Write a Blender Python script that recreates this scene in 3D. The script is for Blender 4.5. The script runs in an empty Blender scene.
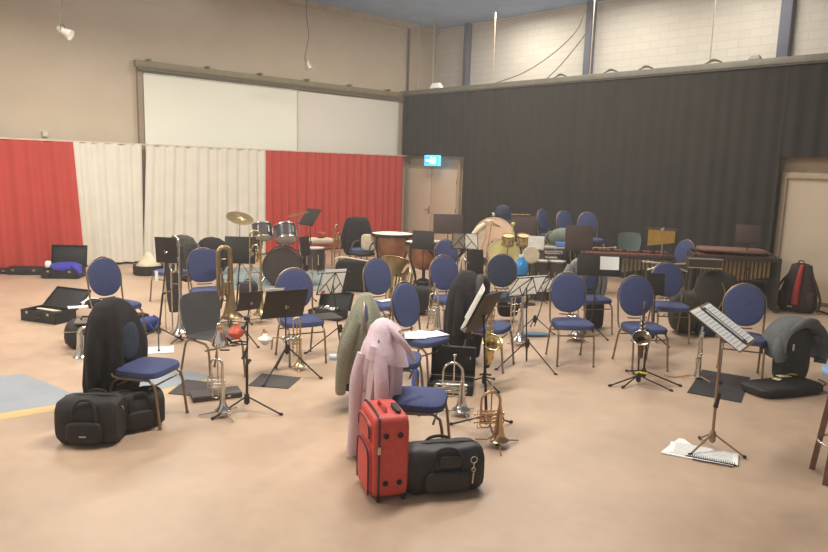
import bpy, math, random
from mathutils import Vector, Matrix
random.seed(7)
C = bpy.context.scene.collection
PI = math.pi
R = math.radians
# ---------------------------------------------------------------- camera
H, F, CX, CY = 2.15, 690.0, 414.0, 276.0
_d = Vector((-131, 4366, 690)).normalized()
_y = (Vector((0, 0, 1)) - _d * _d.z).normalized()
_z = -_d
_x = _y.cross(_z)
M3 = Matrix(((_x.x, -_x.y, -_x.z), (_y.x, -_y.y, -_y.z), (_z.x, -_z.y, -_z.z)))
cam = bpy.data.cameras.new('camera')
cam.sensor_width = 36
cam.lens = F * 36 / 828
cam.clip_end = 200
co = bpy.data.objects.new('camera', cam)
C.objects.link(co)
co.matrix_world = Matrix.Translation((0, 0, H)) @ M3.to_4x4()
bpy.context.scene.camera = co
vs = bpy.context.scene.view_settings
vs.view_transform = 'Standard'; vs.look = 'None'; vs.gamma = 1; vs.use_curve_mapping = False
vs.exposure = 0.16
# ---------------------------------------------------------------- world, lamps
w = bpy.data.worlds.new('world'); bpy.context.scene.world = w
w.use_nodes = True
w.node_tree.nodes['Background'].inputs[0].default_value = (1.0, 0.94, 0.86, 1)
w.node_tree.nodes['Background'].inputs[1].default_value = 0.50
UL = Vector((math.cos(R(42.5)), math.sin(R(42.5)), 0))      # along the left wall, away from camera
UR = Vector((math.sin(R(42.5)), -math.cos(R(42.5)), 0))     # along the right wall, towards camera
CO = Vector((-0.3, 19.2, 0))                                 # corner of the two curtain planes
def W(u, v, z=0):                                            # room coordinates: u from left wall, v from the black curtain
    return CO + UR * u - UL * v + Vector((0, 0, z))
def area(name, loc, size, power, col, rz=0, sy=None, tilt=0):
    l = bpy.data.lights.new(name, 'AREA'); l.energy = power; l.color = col; l.size = size
    if sy: l.shape = 'RECTANGLE'; l.size_y = sy
    o = bpy.data.objects.new(name, l); C.objects.link(o); o.location = loc; o.rotation_euler = (tilt, 0, rz)
    return o
WARM = (1.0, 0.96, 0.90)
area('ceiling_light', W(4, 3.5, 5.8), 3.0, 210, WARM, R(42.5), 0.4)
area('ceiling_light', W(8, 3.5, 5.8), 3.0, 210, WARM, R(42.5), 0.4)
area('ceiling_light', W(3.5, 9, 4.7), 3.0, 240, WARM, R(42.5), 0.4)
area('ceiling_light', W(10, 9, 4.9), 3.0, 240, WARM, R(42.5), 0.4)
area('ceiling_light', W(6, 14, 4.7), 3.0, 280, WARM, R(42.5), 0.4)
area('wall_washer', W(3.3, -0.1, 5.85), 1.2, 48, (1, .96, .88), R(-47.5), 0.2, 0)
area('wall_washer', W(8.6, -0.1, 5.85), 1.2, 32, (1, .96, .88), R(-47.5), 0.2, 0)
area('wall_washer', W(6.0, -0.1, 5.85), 1.2, 32, (1, .96, .88), R(-47.5), 0.2, 0)

# ---------------------------------------------------------------- helpers
def ray(px, py):
    v = Vector((px - CX, py - CY, F))
    return Vector((v.dot(_x), v.dot(_y), v.dot(_z)))
def at(px, py, z=0.0):
    r = ray(px, py); t = (z - H) / r.z
    return Vector((0, 0, H)) + r * t
def zat(p, py):                                              # height on the vertical through p that shows at row py
    rel = Vector((p.x, p.y, -H))
    lo, hi = -1.0, 8.0
    for _ in range(40):
        m = (lo + hi) / 2
        q = Vector((p.x, p.y, m - H))
        cv = _x * 0
        c = Vector((_x.x * q.x + _y.x * q.y + _z.x * q.z, _x.y * q.x + _y.y * q.y + _z.y * q.z, _x.z * q.x + _y.z * q.y + _z.z * q.z))
        if CY + F * c.y / c.z > py: lo = m
        else: hi = m
    return lo
def onwall(px, py, n0, nrm):                                 # ray meets a vertical plane
    r = ray(px, py); o = Vector((0, 0, H))
    return o + r * ((n0 - o).dot(nrm) / r.dot(nrm))
def depth_pt(px, py, yy):                                    # point on the ray at world distance yy
    r = ray(px, py); return Vector((0, 0, H)) + r * (yy / r.y)

def lin(c):
    return tuple(((v / 255) / 12.92 if v / 255 <= .04045 else ((v / 255 + .055) / 1.055) ** 2.4) for v in c) + (1,)
MC = {}
def mat(name, col, rough=0.7, metal=0.0, var=0.12, scale=8, bump=0.0, emis=None, coat=0, sheen=0, trans=0):
    if name in MC: return MC[name]
    m = bpy.data.materials.new(name); m.use_nodes = True; MC[name] = m
    nt = m.node_tree; b = nt.nodes['Principled BSDF']
    c = lin(col)
    tc = nt.nodes.new('ShaderNodeTexCoord'); nz = nt.nodes.new('ShaderNodeTexNoise')
    nz.inputs['Scale'].default_value = scale; nz.inputs['Detail'].default_value = 4
    nt.links.new(tc.outputs['Object'], nz.inputs['Vector'])
    rp = nt.nodes.new('ShaderNodeValToRGB')
    rp.color_ramp.elements[0].position = .3; rp.color_ramp.elements[1].position = .7
    rp.color_ramp.elements[0].color = tuple(x * (1 - var) for x in c[:3]) + (1,)
    rp.color_ramp.elements[1].color = tuple(min(1, x * (1 + var)) for x in c[:3]) + (1,)
    nt.links.new(nz.outputs['Fac'], rp.inputs[0]); nt.links.new(rp.outputs[0], b.inputs['Base Color'])
    b.inputs['Roughness'].default_value = rough; b.inputs['Metallic'].default_value = metal
    b.inputs['Coat Weight'].default_value = coat; b.inputs['Sheen Weight'].default_value = sheen
    b.inputs['Transmission Weight'].default_value = trans
    if bump:
        bp = nt.nodes.new('ShaderNodeBump'); bp.inputs['Strength'].default_value = bump
        bp.inputs['Distance'].default_value = 0.01
        nt.links.new(nz.outputs['Fac'], bp.inputs['Height']); nt.links.new(bp.outputs[0], b.inputs['Normal'])
    if emis:
        b.inputs['Emission Color'].default_value = lin(emis[0]); b.inputs['Emission Strength'].default_value = emis[1]
    return m

class MB:
    def __init__(s): s.v = []; s.f = []
    def add(s, vs, fs, M=None):
        n = len(s.v)
        s.v += [tuple(M @ Vector(p)) if M else tuple(p) for p in vs]
        s.f += [tuple(i + n for i in f) for f in fs]
        return s
    def box(s, c, d, M=None, rz=0, taper=1.0):
        x, y, z = d[0] / 2, d[1] / 2, d[2] / 2
        vs = [Vector((i * x * (taper if k > 0 else 1), j * y * (taper if k > 0 else 1), k * z)) for k in (-1, 1) for j in (-1, 1) for i in (-1, 1)]
        T = Matrix.Translation(c) @ Matrix.Rotation(rz, 4, 'Z')
        if M: T = M @ T
        return s.add(vs, [(0, 2, 3, 1), (4, 5, 7, 6), (0, 1, 5, 4), (2, 6, 7, 3), (0, 4, 6, 2), (1, 3, 7, 5)], T)
    def rings(s, rings, cap=True, closed=False, M=None):
        n = len(rings[0]); vs = [p for r in rings for p in r]; fs = []
        m = len(rings)
        for a in range(m if closed else m - 1):
            b = (a + 1) % m
            for i in range(n):
                j = (i + 1) % n
                fs.append((a * n + i, a * n + j, b * n + j, b * n + i))
        if cap and not closed:
            fs.append(tuple(reversed(range(n)))); fs.append(tuple((m - 1) * n + i for i in range(n)))
        return s.add(vs, fs, M)
    def tube(s, pts, r, seg=8, closed=False, M=None, sub=0):
        pts = [Vector(p) for p in pts]
        rr = list(r) if isinstance(r, (list, tuple)) else [r] * len(pts)
        if sub:
            np_, nr = [], []
            n = len(pts)
            for i in range(n if closed else n - 1):
                p0 = pts[i - 1] if (i > 0 or closed) else pts[i]
                p1 = pts[i]; p2 = pts[(i + 1) % n]; p3 = pts[(i + 2) % n] if (closed or i + 2 < n) else p2
                for k in range(sub):
                    t = k / sub
                    np_.append(0.5 * ((2 * p1) + (p2 - p0) * t + (2 * p0 - 5 * p1 + 4 * p2 - p3) * t * t + (3 * p1 - p0 - 3 * p2 + p3) * t ** 3))
                    nr.append(rr[i] * (1 - t) + rr[(i + 1) % n] * t)
            if not closed: np_.append(pts[-1]); nr.append(rr[-1])
            pts, rr = np_, nr
        n = len(pts); out = []; up = None
        for i in range(n):
            a = pts[i - 1] if (i > 0 or closed) else pts[i]
            b = pts[(i + 1) % n] if (i < n - 1 or closed) else pts[i]
            t = (b - a)
            if t.length < 1e-9: t = Vector((0, 0, 1))
            t.normalize()
            if up is None:
                up = Vector((0, 0, 1)) if abs(t.z) < .9 else Vector((1, 0, 0))
            u = (up - t * up.dot(t))
            if u.length < 1e-6: u = t.orthogonal()
            u.normalize(); w_ = t.cross(u); up = u
            out.append([pts[i] + (u * math.cos(2 * PI * k / seg) + w_ * math.sin(2 * PI * k / seg)) * rr[i] for k in range(seg)])
        return s.rings(out, True, closed, M)
    def lathe(s, prof, seg=24, M=None, sx=1, sy=1):
        rg = [[Vector((r * math.cos(2 * PI * k / seg) * sx, r * math.sin(2 * PI * k / seg) * sy, z)) for k in range(seg)] for r, z in prof]
        return s.rings(rg, True, False, M)
    def ell(s, c, d, seg=12, M=None):
        prof = [(max(.001, math.sin(PI * k / 8)), -math.cos(PI * k / 8)) for k in range(9)]
        T = Matrix.Translation(c) @ Matrix.Diagonal((d[0] / 2, d[1] / 2, d[2] / 2, 1))
        return s.lathe(prof, seg, (M @ T) if M else T)
    def ring(s, prof, seg=28, M=None):
        rg = [[Vector((r * math.cos(2 * PI * k / seg), r * math.sin(2 * PI * k / seg), z)) for k in range(seg)] for r, z in prof]
        return s.rings(rg, False, True, M)
    def prism(s, pts, z0, z1, M=None):                       # pts (x,y) counter-clockwise
        n = len(pts)
        vs = [Vector((p[0], p[1], z0)) for p in pts] + [Vector((p[0], p[1], z1)) for p in pts]
        fs = [tuple(reversed(range(n))), tuple(range(n, 2 * n))] + [(i, (i + 1) % n, n + (i + 1) % n, n + i) for i in range(n)]
        return s.add(vs, fs, M)
    def soft(s, c, d, e=5.0, seg=28, M=None, lay=9, wob=0.0, ph=0.0):   # rounded box (superellipsoid)
        rg = []
        for k in range(lay + 1):
            a = -PI / 2 + PI * k / lay
            ca = max(.02, abs(math.cos(a)) ** (2 / e)); sa = math.copysign(abs(math.sin(a)) ** (2 / e), math.sin(a))
            ring = []
            for i in range(seg):
                b = 2 * PI * i / seg
                x = math.copysign(abs(math.cos(b)) ** (2 / e), math.cos(b)); y = math.copysign(abs(math.sin(b)) ** (2 / e), math.sin(b))
                q = 1 + wob * math.sin(3 * b + ph + 2 * a) + wob * .6 * math.sin(7 * b - ph + 5 * a)
                ring.append(Vector((c[0] + x * ca * d[0] / 2 * q, c[1] + y * ca * d[1] / 2 * q, c[2] + sa * d[2] / 2 * (1 + .4 * (q - 1)))))
            rg.append(ring)
        return s.rings(rg, True, False, M)
def cr(a, b):                                                # cylinder matrix from a to b (unit z)
    a = Vector(a); b = Vector(b)
    return Matrix.Translation(a) @ (b - a).to_track_quat('Z', 'Y').to_matrix().to_4x4()

MESH = {}
def P(name, mb, m, parent=None, smooth=True, bevel=0, key=None, label=None, M=None):
    if key and key in MESH: me = MESH[key]
    else:
        if callable(mb): mb = mb()
        me = bpy.data.meshes.new(name); me.from_pydata(mb.v, [], mb.f); me.update()
        bpy_bm = __import__('bmesh'); b = bpy_bm.new(); b.from_mesh(me)
        bpy_bm.ops.recalc_face_normals(b, faces=b.faces)
        if bevel: bpy_bm.ops.bevel(b, geom=[e for e in b.edges if len(e.link_faces) == 2 and e.calc_face_angle(0) > .6], offset=bevel, segments=2, affect='EDGES', profile=.6)
        b.to_mesh(me); b.free()
        me.materials.append(m)
        if smooth:
            for p in me.polygons: p.use_smooth = True
            me.set_sharp_from_angle(angle=R(42))
        if key: MESH[key] = me
    o = bpy.data.objects.new(name, me); C.objects.link(o)
    if key and me.materials[0] != m:
        o.material_slots[0].link = 'OBJECT'; o.material_slots[0].material = m
    if parent: o.parent = parent
    if M: o.matrix_local = M
    if label: o['label'] = label
    return o
def thing(name, label, cat, loc=(0, 0, 0), rz=0, group=None):
    o = bpy.data.objects.new(name, None); C.objects.link(o); o.empty_display_size = .05
    o.location = loc; o.rotation_euler = (0, 0, rz); o['label'] = label; o['category'] = cat
    if group: o['group'] = group
    return o
def tag(o, label, cat, loc=None, rz=0, group=None):
    o['label'] = label; o['category'] = cat
    if group: o['group'] = group
    if loc is not None: o.location = loc; o.rotation_euler = (0, 0, rz)
    return o
def struct(name, mb, m, parent=None, **k):
    o = P(name, mb, m, parent, **k)
    if not parent: o['kind'] = 'structure'
    return o
def deskM(p, yaw, tilt):                                     # local x right, y up the desk, z its face; yaw 0 faces the camera
    return Matrix.Translation(p) @ Matrix.Rotation(yaw, 4, 'Z') @ Matrix.Rotation(PI / 2 - tilt, 4, 'X')

# ---------------------------------------------------------------- materials
BLUE = mat('blue_fabric', (66, 73, 110), .9, 0, .18, 60, .3)
BRONZE = mat('bronze_tube', (138, 116, 92), .38, .6, .1, 20)
BLACK = mat('black_cloth', (34, 29, 27), .95, 0, .25, 14, .4)
BLACKM = mat('black_metal', (52, 45, 40), .5, .3, .1, 20)
BLACKP = mat('black_plastic', (32, 29, 28), .55, 0, .15, 30, .1)
GREYP = mat('dark_grey_plastic', (74, 72, 72), .45, 0, .1, 25)
OLIVEP = mat('grey_green_plastic', (92, 104, 96), .5, 0, .1, 25)
GOLD = mat('gold_brass', (206, 184, 132), .25, .9, .1, 10)
BRASS = mat('old_brass', (160, 138, 100), .35, .8, .18, 14)
SILVER = mat('silver_plate', (214, 208, 196), .16, .92, .06, 10)
CHROME = mat('chrome', (190, 184, 172), .25, .85, .06, 10)
ROSE = mat('rose_brass', (200, 164, 120), .26, .88, .1, 10)
COPPER = mat('copper', (164, 114, 82), .4, .5, .15, 6)
PAPER = mat('white_paper', (238, 236, 230), .8, 0, .03, 30)
def paper_mat(name, col):
    m = mat(name, col, .8, 0, .03, 30); nt = m.node_tree; b = nt.nodes['Principled BSDF']
    tr = nt.nodes.new('ShaderNodeBsdfTranslucent'); tr.inputs[0].default_value = lin(col)
    mx = nt.nodes.new('ShaderNodeMixShader'); mx.inputs[0].default_value = .5
    nt.links.new(b.outputs[0], mx.inputs[1]); nt.links.new(tr.outputs[0], mx.inputs[2]); nt.links.new(mx.outputs[0], nt.nodes['Material Output'].inputs[0])
    return m
THIN = paper_mat('thin_white_paper', (246, 244, 238))
INK = mat('printed_ink', (188, 186, 182), .8)
CREAM = mat('drum_head_cream', (236, 222, 198), .6, 0, .05, 6)
YEL = mat('drum_head_yellow', (214, 204, 138), .55, 0, .07, 6)
PEACH = mat('drum_head_peach', (226, 190, 156), .6, 0, .05, 6)
RED = mat('red_nylon', (196, 72, 62), .6, 0, .08, 40, .2)
REDF = mat('red_plastic', (206, 84, 58), .5)
PINK = mat('pink_wool', (214, 188, 194), .95, 0, .07, 60, .35)
SAGE = mat('grey_green_tweed', (136, 134, 114), .95, 0, .3, 90, .5)
NAVY = mat('navy_cloth', (44, 50, 66), .95, 0, .2, 20, .4)
GREYC = mat('grey_wool', (98, 100, 100), .95, 0, .14, 40, .4)
ROYAL = mat('royal_blue_cloth', (60, 56, 150), .8, 0, .2, 12, .4)
WOODR = mat('rosewood', (104, 66, 56), .5, 0, .25, 30)
WOODD = mat('dark_brown_board', (70, 52, 44), .6, 0, .15, 8)
WOODS = mat('stool_wood', (104, 70, 52), .5, 0, .22, 20)
TAN = mat('tan_wood', (186, 140, 96), .6, 0, .15, 12)
SKYB = mat('light_blue', (120, 160, 196), .6)
AQUA = mat('bright_blue_plastic', (50, 130, 190), .25)
YELC = mat('yellow_plastic', (224, 196, 70), .6)
RUBBER = mat('rubber', (36, 33, 31), .8)
# ---------------------------------------------------------------- the room
def floor_mat():
    m = mat('terracotta_vinyl', (186, 158, 132), .42, 0, .1, 1.2)
    nt = m.node_tree; b = nt.nodes['Principled BSDF']
    nz = nt.nodes.new('ShaderNodeTexNoise'); nz.inputs['Scale'].default_value = 7; nz.inputs['Detail'].default_value = 8
    tc = [n for n in nt.nodes if n.type == 'TEX_COORD'][0]
    nt.links.new(tc.outputs['Object'], nz.inputs['Vector'])
    mx = nt.nodes.new('ShaderNodeMixRGB'); mx.blend_type = 'MULTIPLY'; mx.inputs[0].default_value = .35
    r2 = nt.nodes.new('ShaderNodeValToRGB'); r2.color_ramp.elements[0].position = .35; r2.color_ramp.elements[1].position = .65
    r2.color_ramp.elements[0].color = (.8, .74, .7, 1)
    nt.links.new(nz.outputs['Fac'], r2.inputs[0])
    rp = [n for n in nt.nodes if n.type == 'VALTORGB'][0]
    nt.links.new(rp.outputs[0], mx.inputs[1]); nt.links.new(r2.outputs[0], mx.inputs[2]); nt.links.new(mx.outputs[0], b.inputs['Base Color'])
    mr = nt.nodes.new('ShaderNodeMapRange'); mr.inputs[3].default_value = .34; mr.inputs[4].default_value = .55
    nt.links.new(nz.outputs['Fac'], mr.inputs[0]); nt.links.new(mr.outputs[0], b.inputs['Roughness'])
    return m
FLOORM = floor_mat()
WALLM = mat('cream_plaster', (196, 178, 154), .85, 0, .04, 1.5)
def brick_mat():
    m = mat('painted_brick', (214, 200, 180), .8, 0, .03, 3)
    nt = m.node_tree; b = nt.nodes['Principled BSDF']
    tc = nt.nodes.new('ShaderNodeTexCoord'); br = nt.nodes.new('ShaderNodeTexBrick')
    mp = nt.nodes.new('ShaderNodeMapping'); mp.inputs['Rotation'].default_value = (PI / 2, 0, 0)
    nt.links.new(tc.outputs['Object'], mp.inputs[0]); nt.links.new(mp.outputs[0], br.inputs['Vector'])
    br.inputs['Scale'].default_value = 1; br.inputs['Brick Width'].default_value = .42; br.inputs['Row Height'].default_value = .16
    br.inputs['Mortar Size'].default_value = .012
    br.inputs['Color1'].default_value = lin((220, 212, 198)); br.inputs['Color2'].default_value = lin((216, 207, 192)); br.inputs['Mortar'].default_value = lin((210, 201, 186))
    nt.links.new(br.outputs['Color'], b.inputs['Base Color'])
    return m
BRICK = brick_mat()
DOORM = mat('beige_door', (204, 184, 156), .6, 0, .03, 2)
FRAMEM = mat('door_frame_paint', (176, 156, 128), .6)
STEELB = mat('blue_grey_steel', (104, 104, 116), .6, .1, .08, 3)
CEILM = mat('blue_grey_ceiling', (140, 164, 200), .8, 0, .1, 1.5)
def wallbox(name, u0, u1, v0, v1, z0, z1, m, **k):            # a box in room coordinates, its own origin on the corner axes
    mb = MB(); mb.box(((u0 + u1) / 2, -(v0 + v1) / 2, (z0 + z1) / 2), (u1 - u0, v1 - v0, z1 - z0))
    o = P(name, mb, m, k.get('parent'), bevel=k.get('bevel', 0), label=k.get('label'))
    if not k.get('parent'):
        o.location = CO; o.rotation_euler = (0, 0, R(-47.5))
        if k.get('kind', 1): o['kind'] = 'structure'
    return o
# local frame of wallbox: x = along right wall (u), y = into the wall (-v)
wallbox('floor', -0.4, 24, -2.0, 26, -0.1, 0, FLOORM)
wallbox('ceiling', -0.4, 24, -2.0, 14, 5.98, 6.1, CEILM)
wallbox('wall_left', -0.42, -0.3, -1.7, 20, 0, 5.98, WALLM)
wallbox('wall_right', -0.3, 16, -1.5, -1.3, 0, 5.98, BRICK)
# ceiling strip at the top of the left wall
wallbox('trim_1', -0.3, -0.18, -1.3, 20, 5.84, 5.98, mat('pale_trim', (190, 172, 146), .7))
# lower wall behind the black curtain with its two door openings
def ur(px, py):                                              # u on the plane 0.3 behind the curtain
    p = onwall(px, py, W(0, -.3), UL); return (p - W(0, -.3)).dot(UR)
LOWM = mat('beige_wall', (192, 170, 142), .8, 0, .03, 1)
d0, d1 = ur(409, 200), ur(458.5, 200)
e0 = ur(785, 220)
wallbox('wall_back', -0.3, 16, -1.3, -.3, 0, 3.6, LOWM)
# double door
dm = P('door_1', MB().box((0, 0, 1.09), (d1 - d0, .05, 2.18)), FRAMEM)
dm['kind'] = 'structure'; dm.location = W((d0 + d1) / 2, -.27); dm.rotation_euler = (0, 0, R(-47.5))
hw = (d1 - d0) / 2
for s in (-1, 1):
    P('door_leaf', MB().box((s * hw / 2, -.03, 1.06), (hw - .035, .04, 2.1)), DOORM, dm, bevel=.004)
P('door_handle', MB().tube([(-.05, -.05, 1.02), (-.05, -.1, 1.02), (-.17, -.1, 1.02)], .011), CHROME, dm)
P('door_plate', MB().box((-.05, -.055, 1.0), (.04, .008, .2)), CHROME, dm)
for s in (-1, 1):
    P('door_frame', MB().box((s * (hw + .05), -.02, 1.16), (.09, .09, 2.32)), FRAMEM, dm, bevel=.005)
for k in range(3):
    P('hinge', MB().lathe([(.012, -.05), (.012, .05)], 8, Matrix.Translation((hw - .01, -.06, .3 + .75 * k))), CHROME, dm)
# tall beige double door at the right, partly out of the frame
dr = P('door_2', MB().box((2.2, 0, 1.09), (4.4, .05, 2.16)), DOORM)
dr['kind'] = 'structure'; dr.location = W(e0, -.25); dr.rotation_euler = (0, 0, R(-47.5))
P('door_frame', MB().box((-.04, -.03, 1.13), (.09, .1, 2.26)), FRAMEM, dr, bevel=.005)
P('door_frame', MB().box((2.2, -.03, 2.2), (4.4, .1, .10)), FRAMEM, dr, bevel=.005)
wallbox('baseboard_right', e0 + .05, 16, -.24, -.215, 0, .07, mat('skirting', (120, 100, 82), .6))

def drape_sheet(u0, u1, z0, z1, pitch, amp, seed, hem=0.0, slant0=0.0, slant1=0.0, nz=10):
    """a hanging pleated curtain with thickness; local x along the wall, y towards the room is negative"""
    rnd = random.Random(seed); mb = MB(); n = int((u1 - u0) / pitch * 8); rows = []
    ph = [rnd.uniform(-.5, .5) for _ in range(n + 9)]
    for k in range(nz + 1):
        t = k / nz; row = []
        for i in range(n + 1):
            s = i / n
            a = u0 + slant0 * (1 - t); b = u1 + slant1 * (1 - t)
            x = a + (b - a) * s
            phs = s * (u1 - u0) / pitch * 2 * PI
            y = amp * (math.sin(phs + .7 * math.sin(phs * .23 + seed)) + .35 * math.sin(phs * .37 + seed * 2 + t)) * (1.0 - .45 * t)
            row.append(Vector((x, y, z0 + (z1 - z0) * t + (hem * math.sin(phs * .11 + seed) if k == 0 else 0))))
        rows.append(row)
    vs = [p for r in rows for p in r]; m = n + 1; N = len(vs)
    vs += [p + Vector((0, .012, 0)) for p in vs]
    fs = []
    for k in range(nz):
        for i in range(n):
            a = k * m + i
            fs += [(a, a + 1, a + m + 1, a + m), (N + a, N + a + m, N + a + m + 1, N + a + 1)]
    for i in range(n):
        fs += [(i, N + i, N + i + 1, i + 1), (nz * m + i, nz * m + i + 1, N + nz * m + i + 1, N + nz * m + i)]
    for k in range(nz):
        fs += [(k * m, k * m + m, N + k * m + m, N + k * m), (k * m + n, N + k * m + n, N + k * m + m + n, k * m + m + n)]
    return mb.add(vs, fs)
# left-wall curtains. local frame: x along the left wall from the corner towards the camera
def vl(px, py):
    p = onwall(px, py, CO, UR); return -(p - CO).dot(UL)
LW = Matrix.Translation(CO) @ Matrix.Rotation(R(42.5 - 180), 4, 'Z')   # x towards camera, y = into the wall (left)?
REDC = mat('red_curtain', (184, 64, 53), .9, 0, .05, 3)
CREAMC = mat('cream_curtain', (218, 210, 192), .9, 0, .04, 3)
def lcurt(px0, px1, m, label, seed, s0=0, s1=0):
    a, b = vl(px0, 150), vl(px1, 150)
    o = P('curtain', drape_sheet(a, b, .04, 2.43, .24, .045, seed, .01, s0, s1), m)
    o.matrix_world = LW @ Matrix.Scale(1, 4)
    tag(o, label, 'curtain')
    return o
lcurt(403, 266, REDC, 'red pleated curtain on the left wall next to the double door', 3, 0, .0)
lcurt(266, 146.5, CREAMC, 'wide cream pleated curtain below the white projection screen', 5, 0, .12)
lcurt(141.5, 72, CREAMC, 'narrower cream curtain between the far-left red curtain and the slit', 6, .02, -.10)
lcurt(73, -60, REDC, 'red pleated curtain at the far left edge of the hall', 9, -.12, 0)
def lbox(name, a, b, y0, y1, z0, z1, m, parent=None, **k):
    o = P(name, MB().box(((a + b) / 2, (y0 + y1) / 2, (z0 + z1) / 2), (b - a, y1 - y0, z1 - z0)), m, parent, **k)
    if not parent: o.matrix_world = LW
    return o
# which side is the wall?  LW y axis = rotate(42.5-180) of +Y
RAILM = mat('olive_rail', (140, 124, 92), .6)
rl = lbox('curtain_rail', 0, vl(-40, 140), -.02, .02, 2.43, 2.455, mat('pale_rail', (206, 190, 164), .6)); tag(rl, 'thin pale curtain rail along the top of the left curtains', 'rail')
# box rail above the screen
a0, a1 = .05, vl(139, 68)
t = thing('wall_rail', 'long olive box rail high on the left wall above the projection screen', 'rail'); t.matrix_world = LW
lbox('rail_beam', a0, a1, -.30, -.16, 4.0, 4.13, RAILM, t, bevel=.01)
lbox('rail_lip', a0, a1, -.16, -.1, 3.93, 3.99, mat('rail_lip_dark', (96, 84, 62), .6), t)  # lip in a darker olive than the beam
for k in range(6):
    q = a0 + .5 + (a1 - a0 - .8) * k / 5
    lbox('rail_bracket', q, q + .05, -.31, -.08, 4.13, 4.17, RAILM, t)
sx0, sx1 = vl(301, 100), vl(147, 78)
sc = thing('projection_screen', 'large white projection screen high on the left wall', 'screen'); sc.matrix_world = LW
lbox('screen_sheet', sx0, sx1, -.2, -.18, 2.2, 3.86, mat('screen_white', (232, 228, 210), .8, 0, .02, 1), sc)
lbox('screen_border', sx0 - .03, sx0, -.19, -.17, 2.2, 3.88, mat('screen_edge', (190, 190, 176), .6), sc)
lbox('screen_border', sx0, sx1, -.19, -.17, 3.86, 3.89, mat('screen_edge', (190, 190, 176), .6), sc)
sc2 = lbox('wall_panel', .15, sx0 - .05, -.26, -.22, 2.2, 3.88, mat('panel_white', (220, 212, 196), .8, 0, .02, 1)); tag(sc2, 'pale panel beside the projection screen towards the corner', 'panel')
ps = lbox('screen_post', sx1 + .01, sx1 + .11, -.3, -.2, .0, 3.98, mat('post_paint', (150, 132, 108), .6)); tag(ps, 'narrow brown post at the left edge of the projection screen', 'post')
th = onwall(44.5, 134, CO - UR * .3, UR)
o = P('thermostat', MB().box((0, 0, 0), (.09, .05, .10)).box((0, .035, -.02), (.05, .02, .03)), mat('switch_white', (206, 194, 174), .5), bevel=.006)
tag(o, 'small white wall box above the far-left red curtain', 'switch'); o.location = th + UR * .03; o.rotation_euler = (0, 0, R(-47.5 + 90))

# black curtain
BC = mat('black_stage_curtain', (50, 45, 38), .95, 0, .12, 2)
def uc(px, py):
    p = onwall(px, py, CO, UL); return (p - CO).dot(UR)
c0, c1 = uc(462, 200), uc(779, 165)
def bcurt(u0, u1, z0, z1, seed, label, s1=0):
    o = P('stage_curtain', drape_sheet(u0, u1, z0, z1, .26, .022, seed, 0, 0, s1), BC)
    o.location = CO; o.rotation_euler = (0, 0, R(-47.5)); tag(o, label, 'curtain'); return o
bcurt(uc(403, 130), c0, 2.44, 4.05, 11, 'short black curtain above the beige double door and exit sign')
bcurt(c0, c0 + 3.24, .03, 4.05, 12, 'black stage curtain right beside the double door')
bcurt(c0 + 3.2, c1, .03, 4.05, 13, 'long black stage curtain behind the percussion')
bcurt(c1, 14.5, 2.5, 4.05, 14, 'short black curtain above the tall beige door at the right')
# truss rail that carries it
t = thing('stage_rail', 'long grey rail carrying the black stage curtain below the brick wall', 'rail', CO, R(-47.5))
SR = mat('stage_rail_paint', (128, 122, 108), .55, .2)
P('rail_beam', MB().box((7, .0, 4.115), (15, .12, .11)), SR, t, bevel=.01)
P('rail_shelf', MB().box((7, .2, 4.17), (15, .34, .03)), mat('rail_top', (160, 154, 138), .6), t)
P('rail_track', MB().box((7, -.02, 4.045), (14.8, .04, .03)), mat('rail_track', (84, 78, 66), .6), t)
# columns
for i, (px, wd) in enumerate(((470, .13), (592, .16), (787, .2))):
    p = onwall(px, 40, W(0, -1.3), UL); u = (p - CO).dot(UR)
    wallbox('trim_%d' % (i + 2), u - wd / 2, u + wd / 2, -1.3, -1.12, 3.6, 5.98, STEELB, bevel=.005)
p = onwall(407, 60, CO - UR * .3, UR)
o = P('wall_pipe', MB().lathe([(.03, 4.0), (.03, 5.84)], 10), mat('pipe_dark', (100, 86, 70), .6)); tag(o, 'dark vertical pipe on the left wall near the corner', 'pipe', Vector((p.x, p.y, 0)) + UR * .06)
# suspension rods and cables
for px, y0, lab in ((418, 92, 'thin rod hanging left of the first blue-grey column'), (432.5, 86, 'faint thin rod right beside the white floodlight'), (492.5, 84, 'thin pale rod between the first two blue-grey columns'), (590, 70, 'thin rod against the middle blue-grey column'), (710, 60, 'thin rod between the middle and right blue-grey columns')):
    p = onwall(px, y0, W(0, -.2), UL)
    o = P('suspension_rod', MB().lathe([(.012, 4.18), (.012, 5.98)], 6), mat('rod_pale', (176, 164, 140), .5)); tag(o, lab, 'rod', (p.x, p.y, 0), 0)
def cable(pxs, v, r, label, col=(90, 78, 62)):
    pts = [onwall(a, b, W(0, v), UL) for a, b in pxs]
    o = P('hanging_cable', MB().tube(pts, r, 6, sub=6), mat('cable_%d' % col[0], col, .7)); tag(o, label, 'cable')
cable([(493, 84), (525, 72), (555, 52), (577, 30), (586, 8)], -.5, .012, 'upper slack cable rising to the middle blue-grey column', (112, 98, 78))
cable([(545, 80), (558, 68), (575, 48), (588, 30), (591, 22)], -.45, .012, 'lower slack cable rising to the middle blue-grey column', (112, 98, 78))
FLW = mat('flood_white', (236, 232, 220), .5, emis=((255, 250, 235), .25))
def flood(px, py, s, lab, m):
    p = onwall(px, py, W(0, -.12), UL)
    t = thing('floodlight', lab, 'floodlight', Vector((p.x, p.y, 4.185)), R(-47.5))
    P('lamp_body', MB().box((0, 0, .06 * s), (.3 * s, .16, .1 * s), taper=.6), m, t, bevel=.008)
    P('bracket', MB().box((0, .0, .01), (.1, .1, .02)), SR, t)
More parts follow.
